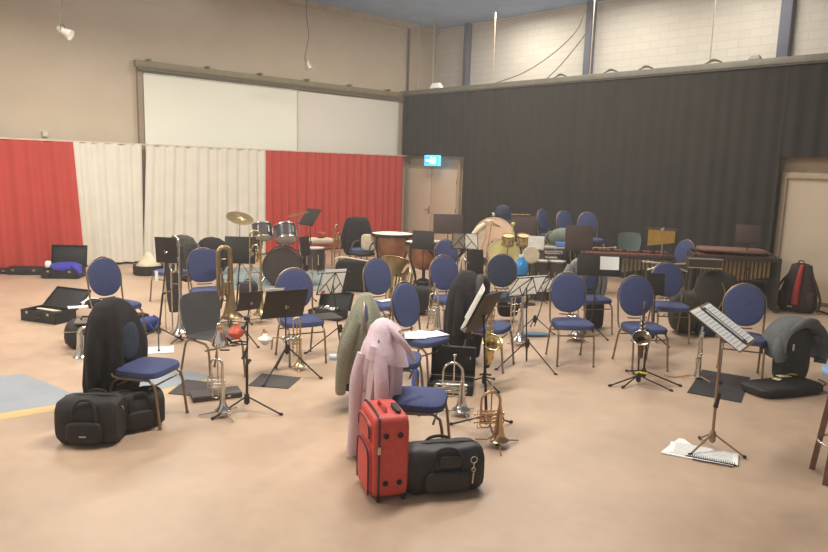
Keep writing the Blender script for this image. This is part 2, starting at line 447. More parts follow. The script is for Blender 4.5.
flood(436.5, 88, 1.3, 'white trapezoid floodlight lying on the rail near the corner', FLW)
flood(756, 55, .7, 'small grey box fitting on the rail right of the middle column', mat('fit_grey', (150, 142, 126), .6))
for px, lab in ((560, 'dark coiled cable heap on the rail between the columns'), (610, 'dark cable heap on the rail just right of the middle column'), (645, 'small cable heap on the rail below the brick wall'), (712, 'cable heap on the rail at the foot of a thin rod')):
    p = onwall(px, 75, W(0, -.12), UL); mb = MB()
    for k in range(3):
        mb.tube([(-.16 + .02 * k, 0, 0.01), (-.06, .02 * k, .04 + .02 * k), (.05, 0, .05 + .01 * k), (.17, .01, .012)], .012, 6, sub=4)
    o = P('cable_heap', mb, mat('cable_90', (90, 78, 62), .7)); tag(o, lab, 'cable', Vector((p.x, p.y, 4.185)), R(-47.5))
# spots hanging from the ceiling
def spot(px, top, body, yy, tl, label):
    p = depth_pt(px, body, yy); t = thing('hanging_spotlight', label, 'spotlight', p)
    P('cord', MB().tube([(.01, 0, 5.97 - p.z), (-.02, 0, (5.97 - p.z) * .66), (.03, 0, (5.97 - p.z) * .35), (-.05, 0, .12), (0, 0, .05)], .009, 6, sub=6), mat('cord_grey', (104, 92, 74), .7), t)
    Mx = Matrix.Rotation(tl, 4, 'Y')
    P('lamp_body', MB().lathe([(.03, .1), (.05, .08), (.055, -.02), (.08, -.1), (.085, -.14), (.07, -.135)], 16, Mx), mat('spot_silver', (205, 198, 184), .35, .4), t)
    P('bracket', MB().tube([(0, .07, 0), (0, .075, .07), (0, 0, .1), (0, -.075, .07), (0, -.07, 0)], .006, 6), BLACKM, t)
spot(307, 8, 63, 15.8, R(-20), 'silver spotlight hanging on a cord above the middle of the screen')
spot(63, 0, 31, 11.5, R(-62), 'tilted silver spotlight hanging at the top left corner of the hall')
# exit sign
p = onwall(432, 160.5, W(0, .1), UL)
t = thing('exit_sign', 'glowing blue-white exit sign above the beige double door', 'sign', p, R(-47.5))
P('sign_box', MB().box((0, .02, 0), (.56, .07, .27)), mat('sign_case', (150, 190, 200), .4, emis=((60, 170, 230), 2)), t, bevel=.01)
P('sign_face', MB().box((0, -.02, 0), (.50, .01, .21)), mat('sign_blue', (70, 190, 230), .4, emis=((40, 140, 215), 1.6)), t)
mb = MB()
mb.box((.12, -.03, 0), (.09, .008, .15)); mb.box((-.13, -.03, 0), (.12, .008, .03)).prism([(-.2, 0), (-.15, -.04), (-.15, .04)], .0, .008, Matrix.Translation((0, -.026, 0)) @ Matrix.Rotation(PI / 2, 4, 'X'))
mb.ell((.0, -.03, .07), (.04, .008, .04)).tube([(0, -.03, .05), (.01, -.03, -.01), (-.03, -.03, -.07)], .012, 6).tube([(.01, -.03, -.01), (.05, -.03, -.04), (.04, -.03, -.08)], .011, 6).tube([(-.05, -.03, .02), (0, -.03, .04), (.05, -.03, .01)], .009, 6)
P('pictogram', mb, mat('sign_white', (250, 255, 255), .4, emis=((240, 255, 255), 5)), t)
# floor inlays (coloured vinyl)
def inlay(name, pts, col, z=.0015):
    q = [at(a, b) for a, b in pts]
    c = sum(((q[i].x * q[(i + 1) % len(q)].y - q[(i + 1) % len(q)].x * q[i].y) for i in range(len(q))))
    if c < 0: q.reverse()
    o = P(name, MB().prism([(p.x, p.y) for p in q], 0.0002, z), mat(name + '_vinyl', col, .45, 0, .08, 3), smooth=False); o['kind'] = 'structure'
inlay('trim_5', [(-30, 381), (0, 378), (22, 376), (45, 384), (72, 396), (110, 391), (150, 379), (190, 374), (215, 381), (150, 399), (75, 408), (0, 420), (-30, 424)], (206, 172, 118), .0012)
inlay('trim_6', [(-30, 379), (0, 376), (22, 374), (45, 382), (70, 393), (110, 388), (150, 376), (190, 371), (215, 377), (150, 392), (75, 402), (0, 413), (-30, 416)], (146, 152, 156), .0022)
# thin warm haze that fills the hall
hz = bpy.data.materials.new('hall_haze'); hz.use_nodes = True
nt = hz.node_tree; nt.nodes.remove(nt.nodes['Principled BSDF'])
vp = nt.nodes.new('ShaderNodeVolumeScatter'); vp.inputs['Color'].default_value = (1, .97, .92, 1); vp.inputs['Density'].default_value = .0045; vp.inputs['Anisotropy'].default_value = .2
nt.links.new(vp.outputs[0], nt.nodes['Material Output'].inputs['Volume'])
o = P('haze', MB().box((11.8, -12.2, 3.0), (25.0, 28.6, 6.5)), hz, smooth=False)
o.location = CO; o.rotation_euler = (0, 0, R(-47.5)); o['kind'] = 'stuff'; o['label'] = 'thin pale haze filling the air of the hall'; o['category'] = 'haze'
# ---------------------------------------------------------------- chairs (local: faces -Y, origin on the floor under the seat)
def ellpts(rx, rz, n, c, tilt):
    out = []
    for k in range(n):
        a = 2 * PI * k / n
        x = rx * math.cos(a); z = rz * math.sin(a)
        out.append(Vector((x, c[1] + math.sin(tilt) * z, c[2] + math.cos(tilt) * z)))
    return out
def seat_mb():
    mb = MB(); rg = []
    for sc_, z in ((.90, .408), (.985, .416), (1.0, .44), (.975, .462), (.88, .475), (.6, .482), (.2, .484)):
        ring = []
        for i in range(32):
            b = 2 * PI * i / 32
            x = math.copysign(abs(math.cos(b)) ** .5, math.cos(b)); y = math.copysign(abs(math.sin(b)) ** .5, math.sin(b))
            wd = .232 - .02 * (y + 1) / 2
            ring.append(Vector((x * wd * sc_, y * .215 * sc_ - .01, z)))
        rg.append(ring)
    return mb.rings(rg)
def back_mb(square=False):
    def f():
        mb = MB(); rg = []; T = R(11); e = .62 if square else .86
        for sc_, o_ in ((.86, -.034), (.97, -.026), (1, -.008), (.97, .010), (.9, .014)):
            ring = []
            for i in range(36):
                a = 2 * PI * i / 36
                x = math.copysign(abs(math.cos(a)) ** e, math.cos(a)) * .203 * sc_; z = math.copysign(abs(math.sin(a)) ** e, math.sin(a)) * .226 * sc_
                ring.append(Vector((x, .235 + math.sin(T) * z + math.cos(T) * o_, .752 + math.cos(T) * z - math.sin(T) * o_)))
            rg.append(ring)
        return mb.rings(rg)
    return f
def hoop_mb():
    mb = MB(); T = R(11)
    pts = []
    for i in range(25):                                      # open hoop, from low left over the top to low right
        a = R(-62) + R(304) * i / 24
        pts.append(Vector((.215 * math.cos(a), .24 + math.sin(T) * .239 * math.sin(a), .752 + math.cos(T) * .239 * math.sin(a))))
    pts = [Vector((.200, -.10, .397)), Vector((.203, .08, .395)), Vector((.205, .165, .41)), Vector((.206, .20, .47)), Vector((.208, .222, .62))] + [p for p in pts if p.z > .68]
    left = [Vector((-p.x, p.y, p.z)) for p in pts[:5]]
    return mb.tube(pts + left[::-1], .0105, 8).tube([(-.1, .19, .512), (0, .192, .505), (.1, .19, .512)], .008, 6)
def leg_mb(sx, sy):
    def f():
        if sy < 0: pts = [(sx * .205, -.245, 0), (sx * .200, -.212, .30), (sx * .198, -.197, .365), (sx * .197, -.15, .398), (sx * .197, -.02, .402)]
        else: pts = [(sx * .205, .27, 0), (sx * .200, .19, .30), (sx * .198, .165, .365), (sx * .197, .11, .398), (sx * .197, -.02, .402)]
        return MB().tube(pts, .0115, 8).lathe([(.015, 0), (.015, .02), (.012, .024)], 8, Matrix.Translation((pts[0][0], pts[0][1], 0)))
    return f
def chair(p, rz, label, group='blue padded banquet chairs', square=False, fab=BLUE, tube=BRONZE, z=0):
    t = thing('banquet_chair', label, 'chair', (p.x, p.y, z), R(rz), group)
    P('seat', seat_mb, fab, t, key='seat')
    P('backrest', back_mb(square), fab, t, key='back%d' % square)
    P('back_frame', hoop_mb, tube, t, key='hoop')
    for sx_ in (-1, 1):
        for sy in (-1, 1): P('leg', leg_mb(sx_, sy), tube, t, key='leg%d%d' % (sx_, sy))
    P('stretcher', lambda: MB().tube([(-.2, -.15, .34), (-.2, -.15, .33), (.2, -.15, .33), (.2, -.15, .34)], .008, 6), tube, t, key='str')
    P('stretcher', lambda: MB().tube([(-.2, .13, .34), (.2, .13, .34)], .008, 6), tube, t, key='strb')
    return t
def shell_back():
    mb = MB(); rg = []
    for z, y, hw in ((.42, .19, .20), (.50, .215, .20), (.60, .228, .222), (.72, .245, .235), (.80, .262, .222), (.835, .27, .19)):
        ring = []
        for i in range(13):
            s = -1 + 2 * i / 12; ring.append(Vector((s * hw, y - .05 * s * s, z - .012 * s * s)))
        ring += [Vector((q.x, q.y + .012, q.z)) for q in reversed(ring)]
        rg.append(ring)
    return mb.rings(rg)
def shell_seat():
    mb = MB(); rg = []
    for y, z, hw in ((.2, .43, .19), (.12, .415, .205), (0, .42, .215), (-.12, .435, .215), (-.2, .438, .20), (-.235, .42, .18)):
        ring = []
        for i in range(11):
            s = -1 + 2 * i / 10; ring.append(Vector((s * hw, y, z + .018 * s * s)))
        ring += [Vector((q.x, q.y, q.z - .012)) for q in reversed(ring)]
        rg.append(ring)
    return mb.rings(rg)
def plastic_chair(p, rz, label, m=GREYP, z=0):
    t = thing('plastic_chair', label, 'chair', (p.x, p.y, z), R(rz))
    P('seat', shell_seat, m, t, key='sseat'); P('backrest', shell_back, m, t, key='sback')
    for sx_ in (-1, 1):
        for sy in (-1, 1): P('leg', leg_mb(sx_, sy), BRONZE, t, key='leg%d%d' % (sx_, sy))
    P('stretcher', lambda: MB().tube([(-.2, -.15, .33), (.2, -.15, .33)], .008, 6), BRONZE, t, key='str2')
    return t
def S(px, py): return at(px, py, .47)
# front rows
K = {}
K['c1'] = chair(S(146, 364), 78, 'blue chair at the front left with a black jacket over its back')
K['c2'] = chair(S(417, 395), 82, 'blue chair with the pink coat over its back, behind the red suitcase')
K['c3'] = chair(S(396, 356), 84, 'blue chair with the grey-green coat over its back')
K['c4'] = chair(S(423, 336), 52, 'blue chair with loose white sheets on its seat')
K['c8'] = chair(S(489, 324), 66, 'blue chair under the long black coat beside the gold saxophone')
K['c10'] = chair(S(572, 321), 3, 'blue round-backed chair facing forward right of the paired wire stands')
K['c11'] = chair(S(643, 325), 8, 'blue round-backed chair right behind the alto saxophone')
K['c13'] = chair(S(743, 335), -22, 'blue round-backed chair behind the sheet music stand at the right')
K['c14'] = chair(S(117, 303), 56, 'blue round-backed chair at the far left with a blue bag beneath it')
K['c16'] = chair(S(208, 289), 30, 'blue chair with a squarer back beside the silver trombone', square=True)
K['c18'] = chair(S(301, 318), 28, 'blue chair behind the large tilted black music desk')
K['c5'] = chair(S(388, 302), 40, 'blue chair in front of the brass tuba')
K['c6'] = chair(S(451, 297), 24, 'blue oval-backed chair in the middle beside the silver alto horn')
K['c7'] = chair(S(452, 273), 24, 'blue chair half hidden behind the oval-backed chair in the middle')
K['c9'] = chair(S(504, 294), 4, 'blue chair with a dark oval back in front of the yellow drum', fab=mat('faded_dark_blue', (52, 58, 76), .9, 0, .15, 50))
K['c12'] = chair(Vector(depth_pt(674, 268, 12.4)[:2] + (0,)), -62, 'blue chair seen from its side below the gold wind chimes')
K['c12b'] = chair(S(670, 304), -4, 'blue chair whose seat shows behind the small black music desk')
K['c23'] = chair(S(592, 297), 12, 'blue chair with a grey jacket over its back behind the black desk with white sheets')
K['c17'] = plastic_chair(at(213, 335, .43), 52, 'dark grey plastic chair in front of the blue squarer-backed chair')
K['c19'] = plastic_chair(depth_pt(628, 268, 13.7), 4, 'grey-green plastic chair behind the low xylophone', OLIVEP)
K['c19'].location.z = 0; K['c19'].location = (depth_pt(628, 268, 13.4).x, 13.2, 0.18)

# stage riser with chairs along the black curtain
rs = thing('stage_riser', 'low dark riser standing against the black curtain', 'platform', W(4.45, .75, 0), R(-47.5))
P('deck', MB().box((0, 0, .33), (2.8, 1.0, .06)), mat('riser_deck', (60, 52, 44), .8), rs, bevel=.004)
for sx_ in (-1, 1):
    for sy in (-1, 1): P('leg', MB().box((sx_ * 1.3, sy * .42, .15), (.06, .06, .3)), BLACKM, rs)
def onriser(px, py, zt=.94 + .36):                           # chair whose back top shows at px,py
    p = at(px, py, zt); return p
for px, u, rz, lab in ((552, 3.05, 48, 'blue chair turned sideways on the riser, leftmost by the black curtain'), (572, 3.65, 30, 'small-looking blue chair on the riser between two others'), (592, 4.4, 8, 'rightmost blue chair on the riser by the black curtain')):
    v = .75; best = min(((onwall(px, 225, W(0, v), UL) - W(0, v)).dot(UR), 0) for _ in (0,))[0]
    q = W(best, v); chair(Vector((q.x, q.y, 0)), rz, lab, z=.36)

# ---------------------------------------------------------------- garments
def drape(name, label, cat, p, rz, prof, m, folds=7, amp=.02, seed=1, extra=None, asym=0.0, hem=.03):
    """cloth hanging over a chair back; prof: (z, cy, rx, ry) from bottom to top, local frame of the chair"""
    rnd = random.Random(seed); n = 48; rg = []; zt = prof[-1][0]; zb = prof[0][0]
    fp = [rnd.uniform(0, 6) for _ in range(4)]
    pr = []
    for a, b in zip(prof[:-1], prof[1:]):
        for k in range(3): pr.append(tuple(a[i] + (b[i] - a[i]) * k / 3 for i in range(4)))
    pr.append(prof[-1])
    for z, cy, rx, ry in pr:
        t = (zt - z) / (zt - zb); ring = []
        for i in range(n):
            a = 2 * PI * i / n
            q = amp * min(1, t * 2.2 + .05) * (math.sin(folds * a + fp[0] + .8 * t) + .6 * math.sin((folds * 2 + 1) * a + fp[1] - t * 1.5))
            x = math.copysign(abs(math.cos(a)) ** .8, math.cos(a)) * (rx + q); y = math.copysign(abs(math.sin(a)) ** .8, math.sin(a)) * (ry + q)
            zz = z + (hem * math.sin(2 * a + fp[2]) * t if t > .5 else 0) + asym * x * (1 - t)
            ring.append(Vector((x, cy + y, zz)))
        rg.append(ring)
    t = thing(name, label, cat, p, rz)
    P('cloth_body', MB().rings(rg), m, t)
    return t
def onchair(k): o = K[k]; return o.location.copy(), o.rotation_euler.z
def sleeve(t, pts, r, m, name='sleeve'):
    P(name, MB().tube(pts, r, 12, sub=5), m, t)
p, rz = onchair('c1')
j = drape('black_jacket', 'black jacket draped over the front left chair with a dark blue patch inside', 'jacket', p, rz,
          [(.08, .36, .25, .12), (.30, .33, .27, .16), (.55, .285, .28, .17), (.75, .285, .26, .165), (.88, .29, .21, .14), (.96, .30, .15, .10), (1.0, .30, .07, .06), (1.012, .30, .02, .02)], BLACK, 6, .016, 3)
sleeve(j, [(.19, .28, .82), (.27, .24, .62), (.26, .23, .42), (.23, .25, .26)], [.06, .065, .06, .05], BLACK)
sleeve(j, [(-.19, .30, .82), (-.26, .29, .62), (-.26, .30, .42), (-.23, .33, .3)], [.06, .065, .06, .05], BLACK)
P('lining', MB().soft((-.02, .13, .66), (.24, .05, .32), 2.2), NAVY, j, label='dark navy lining of the open jacket')
p, rz = onchair('c2')
j = drape('pink_coat', 'pale pink hooded coat hanging over the chair behind the red suitcase', 'coat', p, rz,
          [(.05, .36, .19, .13), (.25, .33, .21, .15), (.5, .30, .23, .165), (.70, .28, .24, .16), (.82, .275, .21, .14), (.90, .27, .15, .11), (.95, .27, .08, .07)], PINK, 8, .022, 8)
rg = []
for z, cy, rx, ry in ((.72, .25, .25, .17), (.82, .255, .22, .15), (.90, .26, .17, .12), (.97, .25, .14, .11), (1.02, .26, .08, .06), (1.04, .265, .02, .02)):
    rg.append([Vector((math.cos(a_) * rx * (1 + .05 * math.sin(3 * a_)), cy + math.sin(a_) * ry * (1 + .05 * math.sin(4 * a_ + 1)), z + .9 * (math.sin(a_) * ry) * (.25 if z < .9 else .1) - .05 * math.cos(a_) * (z < .9))) for a_ in [2 * PI * i / 32 for i in range(32)]])
P('hood', MB().rings(rg), PINK, j)
P('hood_fold', MB().tube([(-.05, .02, .75), (-.10, .06, .84), (-.12, .12, .92), (-.08, .2, .99), (.0, .24, 1.03)], [.012, .022, .026, .024, .012], 10, sub=5), PINK, j)
sleeve(j, [(-.2, .25, .80), (-.27, .22, .6), (-.26, .22, .36), (-.22, .24, .2)], [.05, .055, .05, .04], PINK)
sleeve(j, [(-.14, .38, .80), (-.17, .42, .6), (-.17, .43, .3), (-.16, .45, .04)], [.05, .055, .05, .045], PINK)
for k in range(3): P('button', MB().ell((-.22 + .01 * k, .36, .55 - .13 * k), (.02, .02, .02), 8), mat('pale_button', (150, 130, 140), .4), j)
p, rz = onchair('c3')
j = drape('tweed_coat', 'grey-green speckled coat over the chair behind the pink coat', 'coat', p, rz,
          [(.28, .36, .22, .15), (.45, .34, .24, .17), (.62, .31, .25, .165), (.78, .29, .23, .14), (.90, .285, .17, .10), (.97, .285, .10, .07), (1.02, .285, .05, .04), (1.035, .285, .02, .01)], SAGE, 6, .02, 5)
sleeve(j, [(-.19, .33, .80), (-.25, .40, .6), (-.24, .44, .38), (-.2, .46, .16)], [.055, .06, .055, .045], SAGE)
sleeve(j, [(.2, .3, .82), (.27, .31, .6), (.26, .34, .38), (.24, .37, .2)], [.055, .06, .055, .045], SAGE)
P('dark_lining', MB().soft((.0, .40, .22), (.26, .16, .2), 2.4), NAVY, j, label='dark lining showing at the hem')
p, rz = onchair('c8')
j = drape('black_coat', 'long black coat over the chair beside the gold saxophone', 'coat', p, rz,
          [(.05, .30, .21, .17), (.3, .29, .23, .19), (.55, .27, .25, .20), (.78, .26, .26, .19), (.90, .26, .22, .16), (.98, .27, .15, .11), (1.03, .28, .08, .06), (1.04, .28, .02, .02)], BLACK, 6, .018, 12)
sleeve(j, [(.19, .28, .85), (.29, .27, .6), (.28, .3, .32)], [.055, .06, .05], BLACK)
sleeve(j, [(-.19, .28, .85), (-.28, .25, .62), (-.27, .27, .36)], [.055, .06, .05], BLACK)
P('collar', MB().tube([(-.16, .10, .74), (-.12, .09, .90), (.0, .12, .97), (.12, .09, .90), (.16, .10, .74)], [.03, .045, .045, .045, .03], 10, sub=4), mat('charcoal_lining', (66, 62, 56), .9), j, label='greyer upturned collar')
p, rz = onchair('c23')
j = drape('grey_jacket', 'grey jacket over the chair behind the black desk with white sheets', 'jacket', p, rz,
          [(.35, .32, .23, .10), (.6, .30, .25, .11), (.8, .29, .24, .11), (.92, .29, .19, .1), (.97, .3, .1, .06)], mat('mid_grey_wool', (124, 122, 116), .95, 0, .2, 40, .3), 6, .02, 15)
sleeve(j, [(-.2, .29, .86), (-.29, .27, .66), (-.27, .29, .4)], [.055, .06, .05], MC['mid_grey_wool'])
sleeve(j, [(.2, .29, .86), (.29, .27, .66), (.27, .29, .4)], [.055, .06, .05], MC['mid_grey_wool'])
# coat-covered chairs near the curtain
K['b1'] = chair(depth_pt(361, 282, 14.0), 25, 'chair under a black coat in front of the right red curtain, by the copper drum')
K['b1'].location.z = 0
p, rz = onchair('b1')
j = drape('black_coat', 'black coat over the chair in front of the right red curtain', 'coat', p, rz,
          [(.35, .26, .26, .12), (.6, .27, .30, .17), (.85, .28, .29, .16), (1.0, .29, .25, .14), (1.08, .29, .20, .10), (1.10, .29, .1, .05)], BLACK, 5, .02, 21)
sleeve(j, [(-.2, .29, .95), (-.29, .27, .7), (-.27, .29, .45)], [.06, .06, .05], BLACK)
K['b2'] = chair(at(172, 300), -20, 'chair under dark clothes behind the silver trombone at the left')
p, rz = onchair('b2')
j = drape('dark_coat', 'dark grey coat over the chair behind the silver trombone', 'coat', p, rz,
          [(.3, .26, .22, .10), (.6, .27, .25, .13), (.85, .28, .24, .12), (.95, .29, .17, .09), (.985, .29, .08, .05)], mat('charcoal_wool', (62, 58, 52), .95, 0, .2, 20, .3), 5, .02, 22)
sleeve(j, [(-.2, .29, .85), (-.3, .25, .6), (-.27, .27, .4)], [.06, .06, .05], MC['charcoal_wool'])

# ---------------------------------------------------------------- bags and cases
def duffel(p, rz, L, D, Hh, m, label, seed=0, studs=False):
    t = thing('duffel_bag', label, 'bag', p, R(rz))
    mb = MB(); rg = []
    for k in range(13):
        s = -1 + 2 * k / 12; q = 1 - .05 * abs(s) ** 3 - (.12 if abs(s) == 1 else 0); ring = []
        for i in range(24):
            a = 2 * PI * i / 24
            y = math.copysign(abs(math.cos(a)) ** .5, math.cos(a)) * D / 2 * q; z = math.copysign(abs(math.sin(a)) ** .5, math.sin(a)) * Hh / 2 * q
            wv = 1 + .025 * math.sin(5 * a + seed + 3 * s) + .02 * math.sin(9 * s + seed)
            zz = Hh / 2 + z * wv; 
            ring.append(Vector((s * L / 2, y * wv * (1 - .1 * (zz > Hh * .8)), max(0.004, zz))))
        rg.append(ring)
    P('body', mb.rings(rg), m, t)
    P('zip', MB().tube([(-L * .42, 0, Hh * .985), (-L * .2, .003, Hh * 1.01), (L * .2, -.003, Hh * 1.01), (L * .42, 0, Hh * .985)], .006, 6, sub=4), mat('zip_dark', (62, 56, 50), .4, .4), t)
    for sy in (-1, 1):
        P('handle', MB().tube([(-L * .2, sy * D * .5, Hh * .35), (-L * .19, sy * D * .5, Hh * .75), (-L * .1, sy * D * .42, Hh * .98), (L * .1, sy * D * .42, Hh * .98), (L * .19, sy * D * .5, Hh * .75), (L * .2, sy * D * .5, Hh * .35)], .011, 8, sub=4), mat('webbing', (48, 43, 40), .9, 0, .2, 60), t)
    P('end_pocket', MB().soft((0, -D * .5, Hh * .33), (L * .6, .07, Hh * .48), 4), m, t)
    for s in (-1, 1): P('strap_ring', MB().tube([(s * L * .5 + .012 * math.cos(a), 0, Hh * .7 + .018 * math.sin(a)) for a in [2 * PI * k / 10 for k in range(10)]], .003, 6, True), CHROME, t)
    return t
BAGM = mat('black_nylon', (36, 29, 26), .7, 0, .2, 30, .2)
b = duffel(at(93, 440), 4, .45, .30, .36, BAGM, 'black duffel bag at the front left, in front of the jacket chair', 1)
P('logo', MB().box((.0, -.19, .1), (.05, .003, .012)), mat('label_grey', (170, 160, 150), .6), b)
b = duffel(at(136, 426), 38, .40, .28, .31, BAGM, 'second black bag tucked between the front left duffel and the chair legs', 4)
b = duffel(at(441, 487), 14, .53, .27, .32, mat('black_leatherette', (38, 32, 30), .55, 0, .2, 20, .2), 'black duffel bag lying right beside the red suitcase', 2)
P('grip', MB().soft((.02, -.135, .235), (.16, .02, .09), 4), mat('shiny_black', (34, 30, 30), .25), b)
mb = MB()
mb.tube([(.17 + .022 * math.cos(a), -.165, .255 + .022 * math.sin(a)) for a in [2 * PI * k / 12 for k in range(12)]], .004, 6, True)
mb.tube([(.17, -.165, .232), (.17, -.165, .20)], .006, 6).tube([(.17 + .013 * math.cos(a), -.165, .187 + .013 * math.sin(a)) for a in [2 * PI * k / 10 for k in range(10)]], .004, 6, True).tube([(.17, -.165, .17), (.165, -.16, .09)], .008, 6)
P('key_ring_clasp', mb, CHROME, b, label='chrome ring clasp')
# red suitcase standing up
p = at(389, 499)
t = thing('red_suitcase', 'red upright trolley suitcase in front of the pink coat', 'suitcase', (p.x, p.y, 0), R(18))
P('shell', MB().soft((0, .16, .295), (.25, .40, .555), 9, 40, lay=14), RED, t)
zipm = mat('zip_black', (44, 34, 34), .5)
P('main_zip', MB().tube([(-.085, -.038, .05), (-.085, -.04, .50), (-.085, .0, .575), (-.085, .30, .575), (-.085, .362, .5), (-.085, .36, .05)], .007, 6, sub=4), zipm, t)
P('front_pocket', MB().soft((-.125, .16, .19), (.04, .32, .33), 6), RED, t)
P('pocket_zip', MB().tube([(-.142, .01, .04), (-.144, .01, .28), (-.145, .06, .345), (-.145, .26, .345), (-.144, .31, .28), (-.142, .31, .04)], .006, 6, sub=4), zipm, t)
P('upper_pocket', MB().soft((-.125, .16, .45), (.03, .30, .14), 6), RED, t)
P('pocket_zip', MB().tube([(-.138, .02, .42), (-.140, .03, .5), (-.140, .16, .52), (-.140, .29, .5), (-.138, .3, .42)], .006, 6, sub=4), zipm, t)
P('zip_pull', MB().box((-.088, -.05, .36), (.02, .008, .05)), CHROME, t)
for x in (-.04, .055):
    for z in (.13, .45): P('stud', MB().lathe([(.017, 0), (.019, .008), (.012, .02), (.006, .022)], 12, cr((x, -.036, z), (x, -.06, z))), RUBBER, t)
P('top_handle', MB().tube([(-.02, .06, .57), (-.02, .09, .605), (-.02, .2, .605), (-.02, .23, .57)], .012, 8, sub=3), RED, t)
P('side_handle', MB().soft((.06, .10, .585), (.04, .16, .025), 4), BLACKP, t)
for x in (-.08, .09): P('wheel', MB().lathe([(.02, -.012), (.022, 0), (.02, .012)], 14, Matrix.Translation((x, -.02, .022)) @ Matrix.Rotation(PI / 2, 4, 'Y')), RUBBER, t)

def open_case(p, rz, w_, d_, h_, label, lid=95, m=BLACKP, lin_=BLACK, contents=None, lh=None):
    """instrument case lying open: tray plus a hinged lid along its +Y edge"""
    t = thing('instrument_case', label, 'case', p, R(rz)); th_ = .012
    mb = MB().box((0, 0, th_ / 2 + .002), (w_, d_, th_))
    for s in (-1, 1):
        mb.box((s * (w_ - th_) / 2, 0, h_ / 2), (th_, d_, h_)); mb.box((0, s * (d_ - th_) / 2, h_ / 2), (w_, th_, h_))
    P('tray', mb, m, t, bevel=.004)
    P('lining', MB().soft((0, 0, h_ * .4), (w_ - .03, d_ - .03, h_ * .5), 8), lin_, t)
    lh = lh or h_ * .7
    LM = Matrix.Translation((0, d_ / 2, h_)) @ Matrix.Rotation(-R(lid), 4, 'X')
    mb = MB().box((0, -d_ / 2, lh - .006), (w_, d_, th_), LM)
    for s in (-1, 1): mb.box((s * (w_ - th_) / 2, -d_ / 2, lh / 2), (th_, d_, lh), LM)
    mb.box((0, -d_ + th_ / 2, lh / 2), (w_, th_, lh), LM); mb.box((0, -th_ / 2, lh / 2), (w_, th_, lh), LM)
    P('lid', mb, m, t, bevel=.004)
    for s in (-1, 1): P('latch', MB().box((s * w_ * .3, -d_ / 2 - .006, h_ * .8), (.04, .01, .03)), CHROME, t)
    P('handle', MB().tube([(-.05, -d_ / 2, h_ * .5), (-.04, -d_ / 2 - .03, h_ * .5), (.04, -d_ / 2 - .03, h_ * .5), (.05, -d_ / 2, h_ * .5)], .008, 6), BLACKM, t)
    return t
# tall open case beside the silver flugelhorn: lid upright towards the camera side
t = open_case(at(451, 390), -8, .44, .30, .10, 'open black instrument case right behind the silver flugelhorn', 88, lh=.05)
t.location.z = 0
for x, z in ((-.16, .36), (.1, .2), (.17, .3), (.02, .15)): P('rivet', MB().ell((x, .095, z), (.015, .01, .015), 8), SILVER, t)
t = open_case(at(49, 320), -20, .60, .34, .15, 'open low black case on the floor at the far left', 140, lh=.03)
P('cloth_strip', MB().soft((.0, .0, .14), (.40, .06, .02), 3, wob=.1), mat('ivory_cloth', (206, 190, 160), .9), t)
t = open_case(at(64, 277), 4, .62, .40, .16, 'open black case full of royal blue cloth by the red curtain', 100, lh=.06)
bc = P('blue_cloth', MB().soft((.08, -.06, .20), (.50, .34, .16), 2.6, wob=.10, ph=2, lay=12).tube([(.1, -.1, .24), (.3, -.18, .2), (.38, -.22, .1)], [.05, .06, .04], 10, sub=4), ROYAL); tag(bc, 'royal blue cloth spilling out of the open case by the red curtain', 'cloth', t.location, t.rotation_euler.z)
o = P('white_paper', MB().soft((-.22, -.1, .24), (.10, .10, .13), 3), PAPER); tag(o, 'crumpled white tissue in the case beside the royal blue cloth', 'paper', t.location, t.rotation_euler.z)
P('wheel', MB().lathe([(.04, -.015), (.04, .015)], 14, Matrix.Translation((-.2, -.22, .04)) @ Matrix.Rotation(PI / 2, 4, 'X')), RUBBER, t)
t = thing('instrument_case', 'closed flat black case with brass latches at the far left', 'case', at(27, 274), R(6))
P('body', MB().box((0, 0, .07), (.62, .26, .13)), BLACKP, t, bevel=.02)
for s in (-1, 1): P('latch', MB().box((s * .18, -.135, .09), (.05, .012, .04)), BRASS, t)
P('handle', MB().tube([(-.06, -.13, .07), (-.05, -.165, .07), (.05, -.165, .07), (.06, -.13, .07)], .008, 6), BLACKM, t)
t = thing('instrument_case', 'smaller flat black case with brass latches at the left frame edge', 'case', at(1, 273), R(6))
P('body', MB().box((0, 0, .05), (.4, .24, .09)), BLACKP, t, bevel=.02); P('latch', MB().box((.1, -.125, .06), (.05, .012, .03)), BRASS, t)
# round drum case with cloth
t = thing('drum_case', 'low round black case holding white cloth by the cream curtain', 'case', at(149, 274), 0)
P('wall', MB().lathe([(.27, 0.002), (.28, .02), (.28, .18), (.265, .18), (.26, .03), (.01, .025)], 32), BLACKP, t)
o = P('white_cloth', MB().lathe([(.24, .06), (.24, .16), (.17, .24), (.1, .33), (.05, .40), (.01, .42)], 20, None, 1, .9), mat('ivory_cloth', (206, 190, 160), .9)); tag(o, 'white cloth heaped in the round black case', 'cloth', at(149, 274), 0)
